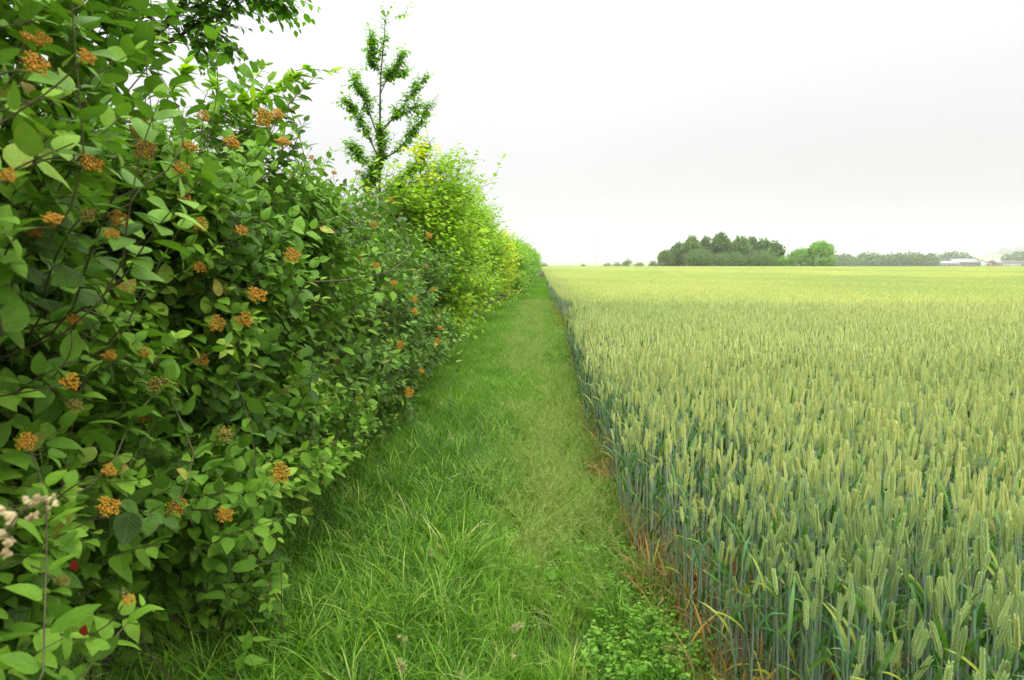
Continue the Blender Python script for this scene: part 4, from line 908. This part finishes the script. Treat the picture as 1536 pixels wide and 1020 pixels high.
# ------------------------------------------------------------------ distant trees
def far_tree(label, px0, px1, topy, D, mat, seed, group=None, basey=398, name='distant_tree', n=6000, low=.0, cat='tree'):
    r = np.random.default_rng(seed)
    a = at(px0, basey, D); b = at(px1, basey, D); c = at((px0 + px1) / 2, topy, D)
    x, w = (a.x + b.x) / 2, abs(b.x - a.x); gz = float(ground_z(x, D)); h = c.z - gz
    t = thing(name, label, cat, (x, D, gz), group)
    A = Acc(); A.add(*tubes(np.array([[0, 0, 0], [w * .01, 0, h * .3], [0, 0, h * .75]]), np.array([.035, .028, .008]) * h, 7))
    for i in range(5):
        an = i * 1.3; A.add(*tubes(np.array([[0, 0, h * (.2 + .06 * i)], [math.cos(an) * w * .16, math.sin(an) * w * .16, h * (.38 + .06 * i)], [math.cos(an) * w * .33, math.sin(an) * w * .33, h * (.52 + .06 * i)]]), np.array([.012, .009, .003]) * h, 5))
    link('trunk', A.mesh('trunk', M['bark']), t)
    k = int(r.integers(26, 36)); cs = []; 
    for i in range(k):
        d = nrm(r.normal(0, 1, 3)); d[2] = abs(d[2]) * 1.0 - .25
        cs.append((np.array([d[0] * w * .30, d[1] * w * .30, h * (.52 + low * -.1 + d[2] * .30)]), r.uniform(.13, .24) * w, r.uniform(-.22, .22)))
    cs.append((np.array([0, 0, h * .80]), .2 * w, 0)); cs.append((np.array([0, 0, h * .28]), .40 * w, -.05)); cs.append((np.array([w * .2, -w * .2, h * .3]), .26 * w, .05)); cs.append((np.array([-w * .2, -w * .2, h * .34]), .26 * w, 0)); cs.append((np.array([0, 0, h * .5]), .42 * w, -.1))
    for i in range(6): an = r.uniform(0, 6.28); cs.append((np.array([math.cos(an) * w * .30, math.sin(an) * w * .3, h * r.uniform(.12, .3)]), .2 * w, -.1))
    Fo = Acc(); per = n // len(cs)
    for c0, rr, dt in cs:
        d = nrm(r.normal(0, 1, (per, 3))); P_ = c0 + d * rr * r.uniform(.75, 1.12, (per, 1)) * np.array([1, 1, .8]); P_[:, 2] = np.clip(P_[:, 2], .02 * h, h * 1.0)
        s = .022 * h * r.uniform(.7, 1.5, per)
        v, q, tt, uv = leaves(T_FAR, P_, nrm(r.normal(0, 1, (per, 3)) + d * .6), d + r.normal(0, .35, (per, 3)) + [0, 0, .4], s * 2.4, np.full(per, .8), .1, .1, r)
        Fo.add(v, q, tt, uv, np.repeat(np.clip(.45 + dt + r.normal(0, .12, per), 0, 1), len(T_FAR[0])))
    link('crown', Fo.mesh('crown', mat), t)
M['far_a'] = leafy('far_oak_leaf', [(0, (.030, .085, .012)), (.5, (.075, .18, .026)), (1, (.14, .28, .04))], trans=.2)
M['far_b'] = leafy('far_ash_leaf', [(0, (.04, .10, .014)), (.5, (.095, .21, .026)), (1, (.17, .31, .04))], trans=.25)
M['far_c'] = leafy('far_maple_leaf', [(0, (.07, .18, .015)), (.5, (.16, .36, .025)), (1, (.28, .50, .04))], trans=.28)
trees = [('low pale tree at the left end of the copse', 986, 1012, 372, 242, 'far_b'), ('second tree from the left of the copse, dark and rounded', 1002, 1036, 360, 246, 'far_a'), ('pointed light green tree left of the copse centre', 1022, 1052, 348, 240, 'far_b'),
         ('narrow dark tree between the two highest tops of the copse', 1046, 1070, 349, 250, 'far_a'), ('highest tree of the copse with a broad dark top', 1062, 1098, 343, 246, 'far_a'), ('broad tree with brownish tint right of the highest one', 1090, 1128, 350, 242, 'far_b'),
         ('dark tree behind the right half of the copse', 1110, 1142, 350, 254, 'far_a'), ('round tree second from the right end of the copse', 1128, 1160, 353, 244, 'far_a'), ('domed tree at the right end of the copse', 1144, 1176, 357, 242, 'far_b'),
         ('low light green bushy tree at the front foot of the copse, left', 1025, 1075, 374, 234, 'far_b'), ('low dark bushy tree at the front foot of the copse, middle', 1066, 1122, 378, 234, 'far_a'), ('low bushy tree at the front foot of the copse, right', 1112, 1168, 376, 234, 'far_a'),
         ('small low bush between the copse and the separate tree pair', 1160, 1190, 384, 236, 'far_c'), ('bright green smaller tree of the separate pair', 1180, 1222, 371, 236, 'far_c'), ('large round bright green tree right of the copse', 1208, 1252, 358, 234, 'far_c')]
for i, (lab, a, b, ty, D, m) in enumerate(trees): far_tree(lab, a, b, ty, D, M[m], 100 + i)
small = [('first small faded tree right of the hedge end on the horizon', 806, 824, 391, 420), ('tiny round tree alone on the horizon left of the mast', 868, 881, 393.5, 480), ('small dark tree right of the first turbine', 903, 920, 391, 480), ('pale small tree in the horizon row', 916, 934, 390.5, 500), ('round topped middle tree of the small horizon row', 932, 952, 385, 480),
         ('small faded tree right of the round topped one on the horizon', 950, 968, 390, 520), ('dark small tree close left of the copse', 970, 990, 387, 380)]
for i, (lab, a, b, ty, D) in enumerate(small): far_tree(lab, a, b, ty, D, M['far_a'], 140 + i, n=1000)
# far-off wood, one mass
def wood(name, label, x0, x1, D0, D1, h, seed, n, mat, topf=None):
    r = np.random.default_rng(seed); Fo = Acc(); W = Acc()
    for i in range(n):
        f = i / (n - 1) + r.normal(0, .4 / n); D = r.uniform(D0, D1); px_ = x0 + (x1 - x0) * f; x = at(px_, 396, D).x; gz = float(ground_z(x, D)); hh = h * r.uniform(.7, 1.12) * (topf(f) if topf else 1); w = hh * r.uniform(.8, 1.2)
        W.add(*tubes(np.array([[x, D, gz], [x, D, gz + hh * .4], [x, D, gz + hh * .7]]), np.array([.03, .02, .01]) * hh, 5))
        per = 260; d = nrm(r.normal(0, 1, (per, 3))); lum = 1 + .18 * np.sin(d[:, :1] * 7 + i) * np.sin(d[:, 2:] * 8)
        P_ = np.array([x, D, gz + hh * .52]) + d * np.array([w * .5, w * .5, hh * .48]) * lum * r.uniform(.8, 1.05, (per, 1))
        v, q, tt, uv = leaves(T_FAR, P_, nrm(r.normal(0, 1, (per, 3))), d + [0, 0, .4] + r.normal(0, .3, (per, 3)), np.full(per, .16 * hh), np.full(per, .9), .1, .1, r)
        Fo.add(v, q, tt, uv, np.repeat(np.clip(.45 + r.normal(0, .12) + r.normal(0, .1, per), 0, 1), len(T_FAR[0])), mi=0)
    J = Acc()
    J.add(np.concatenate(Fo.V), np.concatenate(Fo.Q) if Fo.Q else None, np.concatenate(Fo.T), tint=np.concatenate(Fo.ti)); J.add(np.concatenate(W.V), np.concatenate(W.Q), mi=1)
    o = link(name, J.mesh(name, mat, M['bark'])); tag(o, label, 'wood', kind='stuff')
wood('distant_wood', 'hazy belt of woodland behind the field right of the copse', 1245, 1400, 640, 720, 13.5, 201, 34, M['far_a'])
wood('distant_wood', 'hazy line of trees behind the farm sheds at the right', 1395, 1560, 860, 980, 17, 202, 26, M['far_a'], topf=lambda f: .9 + .3 * math.sin(f * 9))
wood('hilltop_wood', 'faint clump of trees on the far hill at the right edge', 1500, 1545, 3000, 3060, 34, 203, 8, M['far_a'])
wood('hilltop_wood', 'very faint strip of trees on the far slope', 1482, 1505, 3050, 3100, 16, 204, 6, M['far_a'])

# ------------------------------------------------------------------ farm sheds and houses
M['wall_grey'] = plain('shed_cladding', (.26, .25, .23, 1), (.34, .32, .29, 1), .3, .7); M['wall_brown'] = plain('brown_cladding', (.14, .11, .10, 1), (.20, .16, .14, 1), .3, .7)
M['wall_white'] = plain('white_render', (.62, .61, .58, 1), (.74, .73, .70, 1), .2, .8); M['wall_orange'] = plain('brick_wall', (.42, .20, .12, 1), (.52, .27, .17, 1), .6, .85)
M['roof_pale'] = plain('pale_metal_roof', (.28, .28, .30, 1), (.36, .36, .38, 1), .2, .5); M['roof_dark'] = plain('dark_tile_roof', (.10, .09, .09, 1), (.17, .15, .15, 1), .4, .8); M['roof_red'] = plain('clay_tile_roof', (.30, .12, .08, 1), (.40, .18, .12, 1), .4, .8)
M['glass'] = plain('dark_glass', (.03, .035, .04, 1), (.05, .055, .06, 1), .2, .15)
def box(A, x0, x1, y0, y1, z0, z1, mi=0):
    V = [(x, y, z) for z in (z0, z1) for y in (y0, y1) for x in (x0, x1)]
    A.add(V, [(0, 2, 3, 1), (4, 5, 7, 6), (0, 1, 5, 4), (2, 6, 7, 3), (0, 4, 6, 2), (1, 3, 7, 5)], mi=mi)
def building(name, label, cat, px0, px1, eavey, ridgey, D, wall, roof, depth=14, win=(5, 1), wh=1.2, door=None):
    a = at(px0, 396, D).x; b = at(px1, 396, D).x; w = (b - a); cx = (a + b) / 2; gz = float(ground_z(cx, D)) - .2
    ez = at(px0, eavey, D).z - gz; rz = at(px0, ridgey, D).z - gz
    t = thing(name, label, cat, (cx, D, gz))
    A = Acc(); box(A, -w / 2, w / 2, 0, depth, 0, ez)
    A.add([(-w / 2, 0, ez), (-w / 2, depth, ez), (-w / 2, depth / 2, rz - .1)], None, [(0, 2, 1)]); A.add([(w / 2, 0, ez), (w / 2, depth, ez), (w / 2, depth / 2, rz - .1)], None, [(0, 1, 2)])
    link('wall', A.mesh('wall', wall, smooth=False), t)
    A = Acc(); o = .6; V = []
    for zz in (0, .25):
        for x in (-w / 2 - o, w / 2 + o): V += [(x, -o, ez + zz - .12), (x, depth / 2, rz + zz), (x, depth + o, ez + zz - .12)]
    A.add(V, [(0, 3, 4, 1), (1, 4, 5, 2), (6, 7, 10, 9), (7, 8, 11, 10), (0, 6, 9, 3), (2, 5, 11, 8), (0, 1, 7, 6), (1, 2, 8, 7), (3, 9, 10, 4), (4, 10, 11, 5)]); link('roof', A.mesh('roof', roof, smooth=False), t)
    nx, nz_ = win
    for i in range(nx):
        for j in range(nz_):
            x = -w / 2 + w * (i + .5) / nx; z = ez * (j + .55) / nz_; A = Acc(); box(A, x - w / nx * .22, x + w / nx * .22, -.12, .05, z - wh / 2, z + wh / 2); link('window', A.mesh('window', M['glass'], smooth=False), t)
    if door: A = Acc(); x = w * door; box(A, x - 2, x + 2, -.16, .05, 0, min(3.6, ez * .75)); link('door', A.mesh('door', M['wall_brown'], smooth=False), t)
building('farm_shed', 'long low grey shed with pale roof, leftmost of the farm buildings', 'shed', 1388, 1440, 395.3, 391.5, 690, M['wall_grey'], M['roof_pale'], 18, (8, 1), 1.0, .3)
building('farm_shed', 'brown walled shed with a white roof right of the low grey shed', 'shed', 1433, 1470, 393.5, 388.5, 700, M['wall_brown'], M['roof_pale'], 20, (6, 1), 1.0, -.3)
building('apartment_block', 'white many-windowed block half hidden behind the tree belt', 'building', 1396, 1409, 388, 385, 800, M['wall_white'], M['roof_pale'], 14, (5, 3), 1.2)
building('apartment_block', 'white low block left of the many-windowed one, behind the tree belt', 'building', 1371, 1392, 388, 385.5, 820, M['wall_white'], M['roof_pale'], 14, (6, 2), 1.2)
building('house', 'white walled house left of the orange brick one', 'house', 1479, 1496, 393, 389.5, 720, M['wall_white'], M['roof_pale'], 12, (4, 1), 1.4)
building('house', 'orange brick house between the white and dark roofed houses', 'house', 1494, 1504, 394, 390, 705, M['wall_orange'], M['roof_pale'], 12, (3, 1), 1.4)
building('house', 'white house with dark roof at the right edge', 'house', 1507, 1530, 394.5, 391, 710, M['wall_white'], M['roof_dark'], 12, (6, 1), 1.2)
building('house', 'dark roofed house cut by the right edge of the photo', 'house', 1531, 1560, 394.5, 391.5, 730, M['wall_white'], M['roof_dark'], 12, (5, 1), 1.2)
for i, (lab, a, b, ty, D) in enumerate((('small tree in front of the brown shed', 1462, 1474, 392, 680), ('small dark tree between the white and orange houses', 1486, 1494, 389, 690), ('low tree at the right edge before the dark roofed house', 1528, 1542, 393, 690))): far_tree(lab, a, b, ty, D, M['far_a'], 170 + i, n=700)

# ------------------------------------------------------------------ wind turbines
def turbine(label, px, huby, D, ang, yaw):
    p = at(px, huby, D); gz = float(ground_z(p.x, D)); h = p.z - gz; t = thing('wind_turbine', label, 'wind turbine', (p.x, D, gz), 'wind turbines on the horizon', yaw)
    A = Acc(); v, q = tubes(np.array([[0, 0, 0], [0, 0, h * .5], [0, 0, h - 1]]), np.array([2.4, 1.9, 1.3]), 14); A.add(v, q); link('tower', A.mesh('tower', M['steel']), t)
    A = Acc(); v, q = tubes(np.array([[0, -3.5, h], [0, -2, h], [0, 3, h], [0, 5.5, h]]), np.array([.9, 1.7, 1.7, 1.1]), 10); A.add(v, q); link('nacelle', A.mesh('nacelle', M['steel']), t)
    A = Acc(); v, q = tubes(np.array([[0, -6, h], [0, -5, h], [0, -3.6, h]]), np.array([.2, 1.2, 1.5]), 10); A.add(v, q); hub = link('hub', A.mesh('hub', M['steel']), t)
    for k in range(3):
        an = rad(ang + 120 * k); d = np.array([math.sin(an), 0, math.cos(an)]); s = np.array([math.cos(an), 0, -math.sin(an)]); Lb = 33; f = np.linspace(0, 1, 8); ch = np.interp(f, [0, .08, .2, .7, 1], [.8, .9, 2.6, 1.3, .3]); c = np.array([0, -4.6, h]) + d * (f * Lb)[:, None]; th_ = .22 * ch
        y = np.array([0, 1, 0.]); V = np.stack([c - s * ch[:, None] * .5, c - y * th_[:, None], c + s * ch[:, None] * .5, c + y * th_[:, None]], 1); i = np.arange(7)[:, None] * 4; j = np.arange(4)[None]; j2 = (j + 1) % 4
        A = Acc(); A.add(V, np.stack([i + j, i + j2, i + 4 + j2, i + 4 + j], -1)); link('blade', A.mesh('blade', M['steel']), t)
turbine('leftmost turbine, standing alone between the hedge end and the copse', 893, 362, 2100, 85, .3)
turbine('middle turbine rising just behind the right end of the copse', 1183, 355, 2100, 20, 1.1)
turbine('rightmost turbine above the hazy woodland belt', 1306, 352, 2150, 10, 1.2)

# ------------------------------------------------------------------ haze: one closed box of thin air
def haze():
    m = bpy.data.materials.new('haze_air'); m.use_nodes = True; nt = m.node_tree; nt.nodes.clear()
    o = nt.nodes.new('ShaderNodeOutputMaterial'); v = nt.nodes.new('ShaderNodeVolumePrincipled'); v.inputs['Density'].default_value = .00029; v.inputs['Color'].default_value = (.95, .935, .98, 1); v.inputs['Anisotropy'].default_value = .1
    nt.links.new(v.outputs[0], o.inputs['Volume'])
    A = Acc(); box(A, -4700, 4700, -4700, 4700, -7.5, 150); ob = link('haze', A.mesh('haze', m, smooth=False)); tag(ob, 'thin pale haze over the far fields', 'haze', kind='stuff')
haze()
